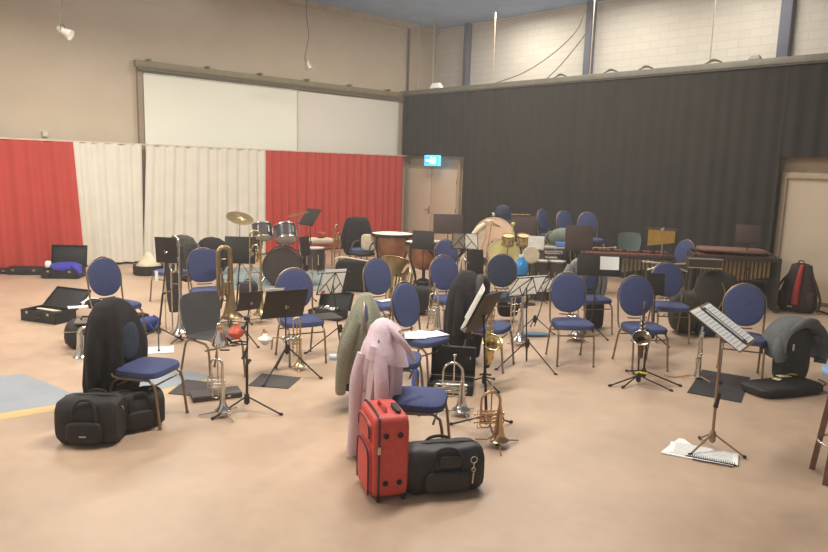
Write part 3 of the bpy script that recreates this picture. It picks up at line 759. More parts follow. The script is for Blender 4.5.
# things under / behind the left chair
t = thing('blue_bag', 'blue and black bag on the floor under the far left chair', 'bag', at(146, 330), R(-10))
P('body', MB().soft((0, 0, .09), (.34, .30, .17), 2.6, wob=.05), mat('deep_blue_nylon', (52, 70, 130), .8, 0, .2, 20, .3), t)
P('flap', MB().soft((-.10, .02, .17), (.20, .22, .07), 3, wob=.05), BLACK, t)
P('strap', MB().tube([(.1, -.12, .13), (.2, -.14, .06), (.17, .02, .14), (.05, .1, .17)], .012, 8, sub=5), mat('deep_blue_nylon', (52, 70, 130)), t)
t = thing('gig_bag', 'bulging black gig bag behind the silver bell at the left', 'bag', at(84, 348), R(20))
P('body', MB().soft((0, .1, .16), (.42, .46, .32), 3, wob=.03), BAGM, t)
P('grey_panel', MB().soft((.04, -.0, .315), (.24, .26, .03), 5), mat('grey_panel', (120, 112, 100), .7), t)
P('handle', MB().tube([(-.02, .0, .33), (0, -.02, .37), (.1, -.02, .37), (.12, 0, .33)], .01, 6), mat('webbing', (48, 43, 40)), t)
P('zip', MB().tube([(-.2, -.02, .2), (-.12, -.12, .22), (.1, -.13, .22), (.2, .0, .2)], .006, 6, sub=3), CHROME, t)
def sheet(name, label, M, w_, h_, m=PAPER, lines=8, th_=.003, group=None, curl=0.0, offx=0, offy=0, rot=0, cat='sheet music'):
    """paper with printed staves, its own little frame M"""
    t = bpy.data.objects.new(name, None); C.objects.link(t); t.matrix_world = M @ Matrix.Translation((offx, offy, 0)) @ Matrix.Rotation(rot, 4, 'Z')
    tag(t, label, cat, None, 0, group)
    mb = MB(); n = 6; rg = []
    for k in range(n + 1):
        s = -1 + 2 * k / n; z = curl * s * s
        rg.append([Vector((s * w_ / 2, -h_ / 2, z)), Vector((s * w_ / 2, h_ / 2, z)), Vector((s * w_ / 2, h_ / 2, z + th_)), Vector((s * w_ / 2, -h_ / 2, z + th_))])
    P('page', mb.rings(rg), m, t, smooth=False)
    if lines:
        mb = MB()
        for k in range(lines):
            y = h_ * (.42 - .84 * k / max(1, lines - 1))
            mb.box((0, y, th_ + curl * .3 + .0012), (w_ * .84, h_ * .84 / lines * .2, .0012))
        P('printed_staves', mb, INK, t, smooth=False)
    return t
def flat(px, py, z, rz): q = at(px, py, z); return Matrix.Translation(q) @ Matrix.Rotation(R(rz), 4, 'Z')
sheet('loose_sheet', 'white sheet lying on top of the gig bag at the left', flat(78, 307, .36, 30), .22, .16, lines=3)
sheet('loose_sheet', 'folded white sheet on the floor heap behind the far left chair', flat(90, 301, .34, -30) @ Matrix.Rotation(.4, 4, 'X'), .2, .14, lines=0)
o = P('black_cloth', MB().soft((0, 0, .34), (.2, .2, .12), 2.2, wob=.12), BLACK); tag(o, 'crumpled black cloth on the gig bag behind the jacket', 'cloth', at(95, 330), .4)
# sheets on the floor
sheet('floor_sheet', 'white sheets on the floor under the thin stand at the left', flat(158, 350, .004, 20), .34, .30, lines=6)
sheet('floor_sheet', 'pale green sheet on the floor left of the white sheets', flat(144, 351, .002, 5), .28, .2, mat('pale_green_paper', (180, 184, 150), .8), lines=0)
t = sheet('music_booklet', 'open spiral-bound white booklet on the floor at the front right', flat(703, 454, .003, -26), .50, .24, lines=8, cat='booklet', th_=.012, rot=.0)
mb = MB()
for k in range(22): mb.tube([(-.1 + k * .0155, -.115 + .008 * math.cos(a), .018 + .008 * math.sin(a)) for a in [2 * PI * q / 8 for q in range(8)]], .0022, 5, True)
mb.box((.06, -.115, .008), (.36, .03, .006))
P('spiral_binding', mb, BLACKM, t)
P('back_page', MB().prism([(-.30, -.15), (.0, -.155), (.22, -.14), (.2, -.1), (.0, .0), (-.16, .24), (-.2, .24)], -.001, .006), PAPER, t, smooth=False)
o = P('pencil', MB().tube([(-.14, 0, .01), (.14, 0, .01)], .006, 6), mat('pencil_dark', (70, 62, 56), .5)); tag(o, 'dark pencil lying along the edge of the floor booklet', 'pencil', at(712, 464), R(-24))
t = thing('small_box', 'small white box on the floor left of the grey-green coat', 'box', at(334, 359), R(10))
P('body', MB().box((0, 0, .025), (.11, .10, .045)), mat('box_white', (214, 216, 216), .6), t, bevel=.004); P('blue_stripe', MB().box((0, -.051, .02), (.10, .002, .01)), SKYB, t)
# mats
def mat_on_floor(pts, label, m=None, h=.008):
    q = [at(*a) for a in pts]; c = sum(q, Vector()) / len(q)
    pp = [(v.x - c.x, v.y - c.y) for v in q]
    if sum(pp[i][0] * pp[(i + 1) % len(pp)][1] - pp[(i + 1) % len(pp)][0] * pp[i][1] for i in range(len(pp))) < 0: pp.reverse()
    o = P('floor_mat', MB().prism(pp, .002, h), m or mat('mat_charcoal', (74, 68, 64), .85, 0, .1, 30), smooth=False, bevel=.002); tag(o, label, 'mat', c); return o
mat_on_floor([(168, 394), (186, 380), (214, 383), (210, 398)], 'flat charcoal folder under the grey plastic chair')
mat_on_floor([(248, 386), (262, 374), (301, 378), (288, 389)], 'charcoal folder beneath the small mute holder stand')
mat_on_floor([(687, 393), (702, 370), (750, 378), (741, 403)], 'black mat under the sheet music stand at the right', mat('mat_black', (52, 46, 44), .9))
t = thing('instrument_case', 'flat dark case lying behind the silver trumpet', 'case', at(216, 397), R(26))
P('body', MB().box((0, 0, .03), (.44, .20, .05)), mat('case_brown_grey', (84, 76, 72), .7), t, bevel=.008); P('seam', MB().box((0, -.101, .03), (.43, .003, .006)), BLACKM, t)
P('latch', MB().box((.1, -.103, .03), (.03, .006, .02)), CHROME, t)
# right: black soft case with grey jacket
p = at(803, 390)
t = thing('gig_case', 'open black soft case folded upright under the grey jacket at the right', 'case', (p.x, p.y, 0), R(20))
P('base', MB().soft((-.26, .02, .05), (.84, .38, .10), 5, wob=.02), BAGM, t)
P('upright_panel', MB().soft((.12, .28, .30), (.42, .16, .58), 5, wob=.02), mat('case_grey_black', (58, 56, 52), .8, 0, .15, 20, .2), t)
P('tag', MB().soft((.02, .19, .40), (.03, .015, .08), 3), SILVER, t)
P('zip', MB().tube([(-.38, -.12, .07), (-.1, -.155, .08), (.15, -.13, .09), (.2, .0, .1)], .007, 6, sub=4), mat('zip_dark', (62, 56, 50)), t)
j = thing('grey_jacket', 'grey jacket thrown over the upright black case at the right', 'jacket', (p.x, p.y, 0), R(20))
rg = []
for k in range(15):
    s = k / 14; a = PI * (s * 1.3 - .15)
    cx_ = .12 - .31 * math.cos(a); cz = .42 + .24 * math.sin(a) - (.05 if s > .8 else 0)
    ring = []
    for i in range(16):
        b_ = 2 * PI * i / 16
        ring.append(Vector((cx_ - math.cos(a) * .05 * math.cos(b_), .26 + .16 * math.sin(b_) * (1 + .06 * math.sin(5 * s * 3)), cz + math.sin(a) * .05 * math.cos(b_) + .012 * math.sin(3 * b_ + 9 * s))))
    rg.append(ring)
P('body', MB().rings(rg), GREYC, j)
sleeve(j, [(.38, .24, .52), (.46, .22, .36), (.44, .2, .2)], [.06, .07, .06], GREYC)
sleeve(j, [(-.14, .2, .54), (-.22, .16, .40), (-.2, .14, .28)], [.05, .06, .05], GREYC)
P('collar', MB().tube([(-.1, .14, .58), (.05, .12, .68), (.22, .14, .67), (.34, .16, .58)], [.03, .04, .04, .03], 10, sub=4), GREYC, j)
for (x, y, r_, w_, lab) in ((784, 376, 10, .14, 'cream sheet with yellow edge lying in the black soft case'), (777, 379, 40, .08, 'small cream card in the black soft case'), (792, 374, -20, .09, 'yellow card at the right of the papers in the black soft case')):
    o = P('yellow_card', MB().box((0, 0, 0), (w_, .07, .004)).box((0, .01, .003), (w_ * .6, .03, .003)), YELC if 'yellow card' in lab else mat('cream_card', (226, 214, 160), .8)); tag(o, lab, 'card', at(x, y, .112), R(r_))
# backpack
p = at(795, 311)
t = thing('backpack', 'black and red backpack leaning on the tall beige door', 'backpack', (p.x, p.y - .02, 0), R(-40))
BPB = mat('backpack_black', (56, 38, 36), .8, 0, .2, 20, .2)
rg = []
for z, wx, wy in ((0.01, .24, .12), (.1, .29, .17), (.3, .27, .17), (.5, .22, .14), (.66, .17, .11), (.76, .15, .08), (.79, .08, .04)):
    rg.append([Vector((math.copysign(abs(math.cos(a)) ** .7, math.cos(a)) * wx * (1 + .02 * math.sin(9 * a)), .08 * z + math.copysign(abs(math.sin(a)) ** .7, math.sin(a)) * wy, z)) for a in [2 * PI * i / 32 for i in range(32)]])
P('body', MB().rings(rg), BPB, t)
P('red_panel', MB().tube([(.0, -.165, .14), (.0, -.165, .3), (.01, -.125, .5), (.02, -.07, .68), (.03, -.03, .765)], [.05, .055, .045, .035, .03], 12, sub=3), mat('backpack_red', (168, 56, 44), .8, 0, .1, 20), t)
for s in (-1, 1): P('side_pocket', MB().soft((s * .2, -.04, .2), (.16, .22, .32), 3), BPB, t)
P('strap', MB().tube([(.12, .0, .72), (.24, -.04, .5), (.34, -.06, .22), (.31, -.08, .04)], .02, 8, sub=5), BPB, t)
P('strap', MB().tube([(-.12, .0, .66), (-.27, -.04, .42), (-.31, -.06, .16)], .018, 8, sub=5), BPB, t)
P('grab_loop', MB().tube([(-.04, 0, .78), (-.03, 0, .83), (.03, 0, .83), (.04, 0, .78)], .01, 8, sub=3), BPB, t)
P('logo', MB().box((-.06, -.185, .1), (.07, .006, .02)), mat('label_grey', (170, 160, 150)), t)
o = P('strap_on_floor', MB().tube([at(812, 309, .02), at(822, 312, .012), at(834, 316, .012)], .014, 8, sub=4), RUBBER); tag(o, 'black cable on the floor right of the backpack', 'cable')
t = thing('black_box', 'small black speaker box left of the backpack', 'box', at(762, 306) + Vector((0, .25, 0)), R(-47))
P('body', MB().box((0, 0, .2), (.36, .3, .38)), BLACKP, t, bevel=.01); P('grille', MB().box((0, -.155, .2), (.3, .01, .32)), BLACK, t)
# stool
t = thing('bar_stool', 'brown wooden stool cut by the right frame edge', 'stool', (0, 0, 0), 0)
A_, B_ = at(804, 470), at(815, 488); t.location = (3.14, 4.74, 0)
P('seat', MB().lathe([(.01, .77), (.19, .77), (.20, .785), (.20, .805), (.19, .82), (.01, .825)], 32), SKYB, t)
for a in (123, 212, 302, 33):
    P('leg', MB().tube([(.20 * math.cos(R(a)), .20 * math.sin(R(a)), 0), (.11 * math.cos(R(a)), .11 * math.sin(R(a)), .775)], [.023, .027], 4), WOODS, t, smooth=False)
P('foot_ring', MB().tube([(.17 * math.cos(a), .17 * math.sin(a), .27) for a in [2 * PI * k / 28 for k in range(28)]], .009, 8, True), CHROME, t)
# ---------------------------------------------------------------- music stands
def tripod(t, r, hub, n=3, a0=90, low=True, m=BLACKM, lr=.008):
    for k in range(n):
        a = R(a0 + 360 * k / n)
        c_, s_ = math.cos(a), math.sin(a)
        mb = MB().tube([(0.015 * c_, .015 * s_, hub), (r * c_, r * s_, .012)], lr, 8)
        lg = P('leg', mb, m, t)
        P('foot', MB().tube([(r * .96 * c_, r * .96 * s_, .016), (r * 1.06 * c_, r * 1.06 * s_, .012)], lr * 1.5, 8), RUBBER, lg)
    P('hub', MB().lathe([(.012, hub - .07), (.026, hub - .05), (.022, hub + .02), (.012, hub + .03)], 12), m, t)
def desk_stand(base, dpx, yaw, tilt, label, w_=.48, h_=.33, m=BLACKM, hub=.11, r=.28, a0=90, lean=True, group=None, clip=True, deskm=None, off=0.0):
    """solid-desk music stand; dpx = pixel of the desk centre"""
    t = thing('music_stand', label, 'music stand', base, 0, group)
    zc = zat(base, dpx[1]); q = at(dpx[0], dpx[1], zc) if zc < H - .02 else base
    rr = ray(*dpx); q = Vector((0, 0, H)) + rr * (base.y / rr.y)
    loc = q - base
    P('pole', MB().tube([(0, 0, hub - .05), (loc.x * .55, 0, loc.z * .55)], .012, 8).tube([(loc.x * .5, 0, loc.z * .5), (loc.x, .02, loc.z - .03)], .008, 8), m, t)
    P('height_knob', MB().ell((loc.x * .55 + .02, 0, loc.z * .55), (.04, .025, .03)), BLACKM, t)
    tripod(t, r, hub, 3, a0, m=m)
    DM = deskM(Vector((loc.x, 0, loc.z)), R(yaw), R(tilt))
    P('desk', MB().box((0, 0, 0), (w_, h_, .006)).box((0, -h_ / 2, .025), (w_, .006, .05)), deskm or m, t, M=DM, bevel=.002)
    if clip: P('clip', MB().tube([(0, h_ * .02, -.03), (0, -h_ * .1, -.035), (-.03, -h_ * .05, -.03)], .007, 6), CHROME, t, M=DM)
    return t, Matrix.Translation(base) @ DM
def wire_stand(base, dpx, yaw, tilt, label, w_=.44, h_=.27, hub=.28, r=.30, a0=90, group=None, m=BLACKM, twist=0):
    t = thing('wire_music_stand', label, 'music stand', base, 0, group)
    rr = ray(*dpx); q = Vector((0, 0, H)) + rr * (base.y / rr.y); loc = q - base
    P('pole', MB().tube([(0, 0, .08), (loc.x * .5, 0, loc.z * .5), (loc.x, .01, loc.z - .02)], [.009, .008, .006], 8), m, t)
    tripod(t, r, hub, 3, a0, m=m, lr=.007)
    DM = deskM(Vector((loc.x, 0, loc.z)), R(yaw), R(tilt)) @ Matrix.Rotation(R(twist), 4, 'Z')
    a, b = w_ / 2, h_ / 2
    mb = MB()
    for s, e in (((-a, -b), (a, -b)), ((-a, b), (a, b)), ((-a, -b), (-a * .9, b)), ((a, -b), (a * .9, b)), ((-a, -b), (0, b)), ((a, -b), (0, b)), ((0, -b), (-a * .5, 0)), ((0, -b), (a * .5, 0)), ((0, -b), (0, b))):
        mb.tube([(s[0], s[1], -.008), (e[0], e[1], -.008)], .0055, 6)
    for s in (-1, 1): mb.tube([(s * a * .6, -b, -.008), (s * a * .6, -b, .03), (s * a * .6, -b + .04, .03)], .004, 6)
    P('wire_desk', mb, m, t, M=DM)
    return t, Matrix.Translation(base) @ DM
SH = dict(group=None)
# front: leaning stand with folder and sax
b = at(486, 431)
t, D = desk_stand(b, (484, 312), -128, 28, 'tall black music stand in front of the gold saxophone', .27, .38, hub=.13, r=.30, a0=-80, deskm=mat('folder_back', (84, 70, 58), .7))
sheet('sheet_music', 'white sheets slanting on the tall stand before the gold saxophone', D @ Matrix.Translation((.12, .04, .03)) @ Matrix.Rotation(R(28), 4, 'Y'), .22, .34, THIN, lines=8, th_=.004, curl=.03)
# small mute-holder stand, foreground left
b = at(247, 411)
t, D = desk_stand(b, (247, 318), 10, 40, 'black stand with mute holders in the left foreground', .05, .04, hub=.13, r=.32, a0=-135, clip=False)
P('arm', MB().tube([(0, 0, .62), (-.06, -.02, .63), (-.12, -.03, .62)], .007, 6).tube([(-.12, -.03, .62), (-.16, -.03, .66)], .01, 6), BLACKM, t)
def mute(name, px, py, yy, m, lab, cup=False, s=1.0):
    p = depth_pt(px, py, yy); t = thing(name, lab, 'mute', p)
    prof = [(.045, -.06), (.055, -.05), (.05, -.01), (.03, .02), (.02, .06), (.018, .09), (.01, .092)] if not cup else [(.02, -.07), (.06, -.035), (.075, -.01), (.072, .0), (.04, .02), (.02, .06), (.01, .062)]
    P('mute_body', MB().lathe([(r_ * s, z * s) for r_, z in prof], 20), m, t)
    P('cork_strip', MB().lathe([(.023 * s, .045 * s), (.023 * s, .07 * s)], 16), TAN, t)
    return t
yb = b.y
mute('silver_mute', 220, 337, yb, SILVER, 'silver mute in the holder at the left of the front stand', False, 1.35)
mute('red_mute', 236, 331, yb, REDF, 'orange-red mute in the holder of the front stand', True)
P('mute_holder', MB().tube([(-.10 + .05 * math.cos(a), -.02 + .05 * math.sin(a), .60) for a in [2 * PI * k / 14 for k in range(14)]], .005, 6, True).tube([(0, 0, .60), (-.05, -.01, .60)], .006, 6).tube([(-.14, -.02, .55), (-.22, -.03, .55)], .007, 6), BLACKM, t)
P('lower_holder', MB().tube([(0, 0, .52), (.0, -.03, .5), (.03, -.05, .44)], .012, 6).tube([(0, .02, .56), (-.03, -.04, .48)], .01, 6), BLACKM, t)
# second stand in front of chair c18, big tilted desk
b = at(287, 378)
t, D = desk_stand(b, (285, 304), -148, 26, 'black music stand with a big tilted desk before the left middle chair', .44, .34, hub=.32, r=.34, a0=-120)
sheet('sheet_music', 'narrow white sheet along the top of the big tilted black desk', D, .2, .06, lines=0, offx=.14, offy=.17)
b2 = at(287, 378)
mute('cup_mute', 265, 338, b2.y - .05, mat('white_enamel', (232, 226, 214), .35), 'white cup mute with a red centre beside the big desk stand', True)
mute('red_mute', 264, 334, b2.y - .05, mat('dark_red_enamel', (176, 70, 56), .4), 'small red mute stuck in the white cup mute', False, .55)
mb = MB()
for k in range(4): mb.ell((-.04 + .05 * k, -.02, .42 + .015 * math.sin(5 * k)), (.05, .04, .04), 8).tube([(-.04 + .05 * k, -.02, .43), (-.02 + .05 * k, -.03, .37)], .005, 6)
mb.tube([(0, 0, .42), (-.14, -.03, .42)], .007, 6).tube([(-.14, -.03, .42), (-.15, -.03, .30)], .01, 6)
P('clamp_arm', mb, CHROME, t)
# left pole stand
b = at(159, 345)
t, D = desk_stand(b, (166, 250), 176, 6, 'black music stand by the white floor sheets, clothes on its desk', .25, .30, hub=.20, r=.30, a0=-70)
P('white_label', MB().box((.0, -.014, .82), (.035, .006, .12)), PAPER, t)
o = P('dark_cloth', MB().rings([[Vector((math.cos(a) * rx, math.sin(a) * .07, z)) for a in [2 * PI * k / 20 for k in range(20)]] for z, rx in ((.30, .06), (.5, .09), (.75, .10), (.95, .14), (1.05, .13), (1.12, .12))]), MC['charcoal_wool']); tag(o, 'dark cloth hanging from the music stand behind the silver trombone', 'cloth', at(168, 340) + Vector((0, .25, 0)))
# desk right of it, small dark polygon at (247,302)
b = at(243, 345)
desk_stand(b, (250, 301), -140, 25, 'small black music stand right of the squarer-backed chair', .30, .26, hub=.2, r=.24)
# stand in front of drum kit
b = at(236, 322)
desk_stand(b, (240, 250), 0, 12, 'black music stand left of the gold trombone before the snare', .42, .36, hub=.15, r=.28)
b = at(305, 300)
desk_stand(b, (305, 246), 70, 8, 'dark folded music stand right of the bass drum', .30, .30, hub=.15, r=.22)
b = at(311, 272)
desk_stand(b, (310, 217), -40, 38, 'black music stand with a steep tilted desk behind the drum kit', .42, .40, hub=.42, r=.40, a0=-60)
# wire stand with white page
b = at(340, 350)
t, D = wire_stand(b, (333, 283), -150, 26, 'wire music stand with a white page left of the grey-green coat', .36, .30, r=.42, a0=-150)
sheet('sheet_music', 'white page on the wire stand left of the grey-green coat', D, .27, .34, THIN, lines=0, offx=.0, offy=.02)
o = P('red_clip', MB().ell((0, 0, 0), (.05, .05, .05)), REDF); tag(o, 'small orange-red knob hanging on the wire stand', 'knob', depth_pt(323, 292, b.y))
# middle desks
b = at(423, 300)
desk_stand(b, (423, 240), -12, 10, 'black music desk hiding the right copper drum', .36, .30, hub=.15, r=.26)
b = at(447, 285)
desk_stand(b, (448, 224), 4, 10, 'wide brown-black music desk in front of the double door', .54, .36, hub=.15, r=.26, m=BLACKM, deskm=WOODD)
b = at(521, 274)
desk_stand(b, (521, 226), -4, 10, 'wide dark brown music desk right of the peach drum head', .60, .42, hub=.15, r=.26, deskm=WOODD)
b = at(580, 300)
desk_stand(b, (579, 238), -2, 8, 'dark brown music desk below the riser chairs', .46, .42, hub=.15, r=.26, deskm=WOODD)
o = P('drum_stick', MB().tube([(-.2, 0, 0), (.2, 0, .0)], [.008, .006], 8), TAN); tag(o, 'light drum stick lying on top of the wide dark desk', 'drum stick', depth_pt(521, 214.5, at(521, 274).y))
b = at(466, 305)
t, D = wire_stand(b, (465, 241), 172, 14, 'wire music stand with grey and white pages left of the peach drum', .42, .26, r=.26)
sheet('sheet_music', 'white page on the right half of the wire stand by the peach drum', D, .20, .24, THIN, lines=4, offx=-.1)
sheet('sheet_music', 'grey folder on the left half of the wire stand by the peach drum', D, .20, .25, mat('grey_folder', (152, 144, 130), .7), lines=0, offx=.11)
b = at(475, 316)
desk_stand(b, (475, 264), 14, 10, 'black upright board with a light edge left of the dark oval chair', .26, .42, hub=.12, r=.2)
# pair of wire stands
b = at(526, 368)
t, D = wire_stand(b, (527, 286), -150, 36, 'front wire music stand with white pages beside the sparkling bell', .42, .28, r=.36, a0=-40, hub=.30)
sheet('sheet_music', 'white pages on the front wire stand of the pair', D, .40, .30, THIN, lines=6, offx=.0, offy=.0)
b = at(534, 332)
t, D = wire_stand(b, (547, 285), -160, 36, 'second wire music stand right behind the first of the pair', .42, .28, r=.28, a0=-30, hub=.2)
sheet('sheet_music', 'white pages on the second wire stand of the pair', D, .30, .26, THIN, lines=5)
o = P('blue_tray', MB().soft((0, 0, .03), (.40, .12, .03), 4), mat('steel_blue', (104, 134, 158), .6)); tag(o, 'steel-blue flat tray on the floor by the paired wire stands', 'tray', at(533, 336), R(4))
# black desk with white sheets
b = at(589, 338)
t, D = desk_stand(b, (599, 266), -4, 12, 'wide black music desk with white sheets in front of the grey jacket', .56, .26, hub=.2, r=.24)
sheet('sheet_music', 'two white sheets folded over the wide black desk', D, .24, .17, lines=0, offx=.13, offy=.04, curl=.015)
# small black desk with squiggle
b = at(652, 345)
t, D = desk_stand(b, (656, 284), 2, 8, 'small black music desk before the seat-only blue chair', .22, .27, hub=.15, r=.2)
mb = MB()
for k in range(3): mb.tube([(-.06, -.02 + .022 * k, .005), (-.01, -.01 + .022 * k, .005), (.02, -.025 + .022 * k, .005), (.05, -.01 + .022 * k, .005)], .0035, 6, sub=3)
o = P('squiggle', mb, mat('label_grey', (170, 160, 150)), t); o.matrix_world = D
# foreground right
b = at(711, 451)
t, D = desk_stand(b, (723, 326), 52, 57, 'wood-coloured music stand full of sheets at the right', .50, .46, m=mat('tan_metal', (140, 112, 86), .5, .2), hub=.14, r=.24, a0=-32, clip=False)
P('grip', MB().tube([(.0, 0, .36), (.015, 0, .48)], .018, 10), BLACKM, t)
sheet('sheet_music', 'left printed page lying on the wood-coloured stand', D, .215, .44, lines=13, offx=-.135, th_=.006, offy=.0)
sheet('sheet_music', 'right printed page lying on the wood-coloured stand', D, .215, .42, lines=13, offx=.135, th_=.006, rot=.0)
sheet('sheet_music', 'black-edged narrow page between the two printed pages', D, .085, .40, mat('dark_strip', (64, 62, 64), .7), lines=0, offx=.003, th_=.012)
sheet('sheet_music', 'thin white page edge across the black strip on the wood-coloured stand', D @ Matrix.Translation((0, 0, .013)), .014, .34, lines=0, offx=.003)
# behind the marimba
b = at(745, 310)
desk_stand(b, (748, 234), -20, 14, 'dark brown music stand rising behind the big marimba', .36, .30, hub=.15, r=.24, deskm=WOODD, m=mat('brown_metal', (84, 58, 46), .5, .2))

# ---------------------------------------------------------------- brass and woodwind
def istand(p, lab, r=.14, m=BLACKM, a0=20, h=.10, n=3):
    t = thing('instrument_stand', lab, 'stand', p)
    for k in range(n):
        a = R(a0 + 360 * k / n)
        P('leg', MB().tube([(0, 0, .05), (r * math.cos(a), r * math.sin(a), .012)], .006, 6), m, t)
    P('peg', MB().tube([(0, 0, .03), (0, 0, h + .1)], .010, 8), m, t)
    return t
def trumpet(p, rz, label, m, Ht=.50, br=.062, w_=.10, flare=1.0, kind='trumpet', tilt=0, zb=.045):
    t = thing(kind, label, kind.replace('_', ' '), Vector((p.x, p.y, 0)), R(rz))
    if tilt: t.rotation_euler = (0, R(tilt), R(rz))
    top = zb + Ht; g = flare; r0_ = min(br * .16 * g, .0125)
    P('bell', MB().lathe([(br, zb), (br * 1.03, zb + .004), (br * .62, zb + .03), (br * .40 * g, zb + .07), (br * .27 * g, zb + .14), (br * .20 * g, zb + .24), (r0_, zb + Ht * .72)], 24), m, t)
    r0 = min(br * .16 * g, .0125)
    rr = w_ / 2
    bow = [(0, 0, zb + Ht * .70)] + [(-rr + rr * math.cos(a), 0, zb + Ht * .80 + rr * math.sin(a)) for a in [PI * k / 10 for k in range(11)]] + [(-w_, 0, zb + Ht * .4)]
    P('bow', MB().tube(bow, [r0] * 4 + [r0 * .9] * 6 + [r0 * .7] * 3, 10), m, t)
    vz = zb + Ht * .45; vx = -w_ * .5
    P('valve_block', MB().rings([[Vector((vx + dx, r_ * math.cos(a), vz + r_ * math.sin(a))) for a in [2 * PI * k / 12 for k in range(12)]] for dx, r_ in ((w_ * .75, .004), (w_ * .74, .012), (-w_ * .55, .012), (-w_ * .56, .004), (-w_ * .8, .004), (-w_ * .81, .011), (-w_ * .85, .011))])
      .rings([[Vector((vx + dx, r_ * math.cos(a), vz + .032 + r_ * math.sin(a))) for a in [2 * PI * k / 12 for k in range(12)]] for dx, r_ in ((w_ * .75, .004), (w_ * .74, .012), (-w_ * .55, .012), (-w_ * .56, .004), (-w_ * .8, .004), (-w_ * .81, .011), (-w_ * .85, .011))])
      .rings([[Vector((vx + dx, r_ * math.cos(a), vz - .032 + r_ * math.sin(a))) for a in [2 * PI * k / 12 for k in range(12)]] for dx, r_ in ((w_ * .75, .004), (w_ * .74, .012), (-w_ * .55, .012), (-w_ * .56, .004), (-w_ * .8, .004), (-w_ * .81, .011), (-w_ * .85, .011))]), m, t)
    lo = zb + .10
    P('tuning_slide', MB().tube([(-w_ * .45, .02, zb + Ht * .6), (-w_ * .45, .02, lo + .02), (-w_ * .55, .02, lo), (-w_ * .9, .02, lo), (-w_, .02, lo + .02), (-w_, .02, zb + Ht * .62)], .006, 8).tube([(-w_ * 1.1, -.02, vz + .06), (-w_ * .3, -.02, vz + .06)], .005, 6).tube([(-w_ * 1.2, -.02, vz - .07), (0, -.02, vz - .07), (0.0, -.02, vz + .07), (-w_ * 1.2, -.02, vz + .07)], .005, 6, True), m, t)
    P('leadpipe', MB().tube([(-w_ * .45, .01, lo + .03), (-w_ * .45, .01, top + .02)], .006, 8), m, t)
    P('mouthpiece', MB().lathe([(.005, top), (.006, top + .04), (.013, top + .065), (.014, top + .075), (.008, top + .076)], 12, Matrix.Translation((-w_ * .45, .01, 0))), SILVER, t)
    return t
def trombone(p, rz, label, m, Ht=1.15, br=.105, rotor=True, zb=.10):
    t = thing('trombone', label, 'trombone', Vector((p.x, p.y, 0)), R(rz))
    P('bell', MB().lathe([(br, zb), (br * 1.02, zb + .006), (br * .62, zb + .05), (br * .38, zb + .12), (br * .24, zb + .26), (br * .15, zb + .45), (br * .12, zb + Ht * .7)], 28), m, t)
    w_ = .14; r0 = .011; zt = zb + Ht - w_ / 2
    P('tuning_bow', MB().tube([(0, 0, zb + Ht * .66)] + [(-w_ / 2 + w_ / 2 * math.cos(a), 0, zt - .02 + w_ / 2 * math.sin(a)) for a in [PI * k / 10 for k in range(11)]] + [(-w_, 0, zb + Ht * .45)], .0125, 10), m, t)
    P('brace', MB().tube([(0, 0, zb + Ht * .62), (-w_, 0, zb + Ht * .62)], .006, 6).tube([(0, 0, zb + Ht * .5), (-w_, 0, zb + Ht * .5)], .006, 6), m, t)
    x1, x2 = -w_, -w_ - .0
    P('slide', MB().tube([(-w_, 0, zb + Ht * .5), (-w_, -.0, zb + .02)], .008, 8).tube([(-w_, .0, zb + .02), (-w_, -.05, zb - .02), (-w_, -.1, zb + .02), (-w_, -.1, zb + Ht * .72)], .008, 8).tube([(-w_, 0, zb + Ht * .42), (-w_, -.1, zb + Ht * .42)], .006, 6), SILVER, t)
    P('mouthpiece', MB().lathe([(.006, 0), (.007, .04), (.015, .07), (.016, .08), (.008, .081)], 12, Matrix.Translation((-w_, -.1, zb + Ht * .72))), SILVER, t)
    if rotor:
        mb = MB(); zc = zb + Ht * .72
        mb.tube([(-w_ / 2 + .055 * math.cos(a), -.03, zc + .12 * math.sin(a)) for a in [2 * PI * k / 16 for k in range(16)]], .013, 8, True)
        mb.tube([(-w_ / 2 + .03 * math.cos(a), .03, zc - .03 + .08 * math.sin(a)) for a in [2 * PI * k / 16 for k in range(16)]], .009, 8, True)
        mb.lathe([(.001, -.05), (.028, -.05), (.028, .05), (.001, .05)], 14, Matrix.Translation((-w_ * .8, 0, zc)) @ Matrix.Rotation(PI / 2, 4, 'X'))
        P('rotor_loop', mb, m, t)
    return t
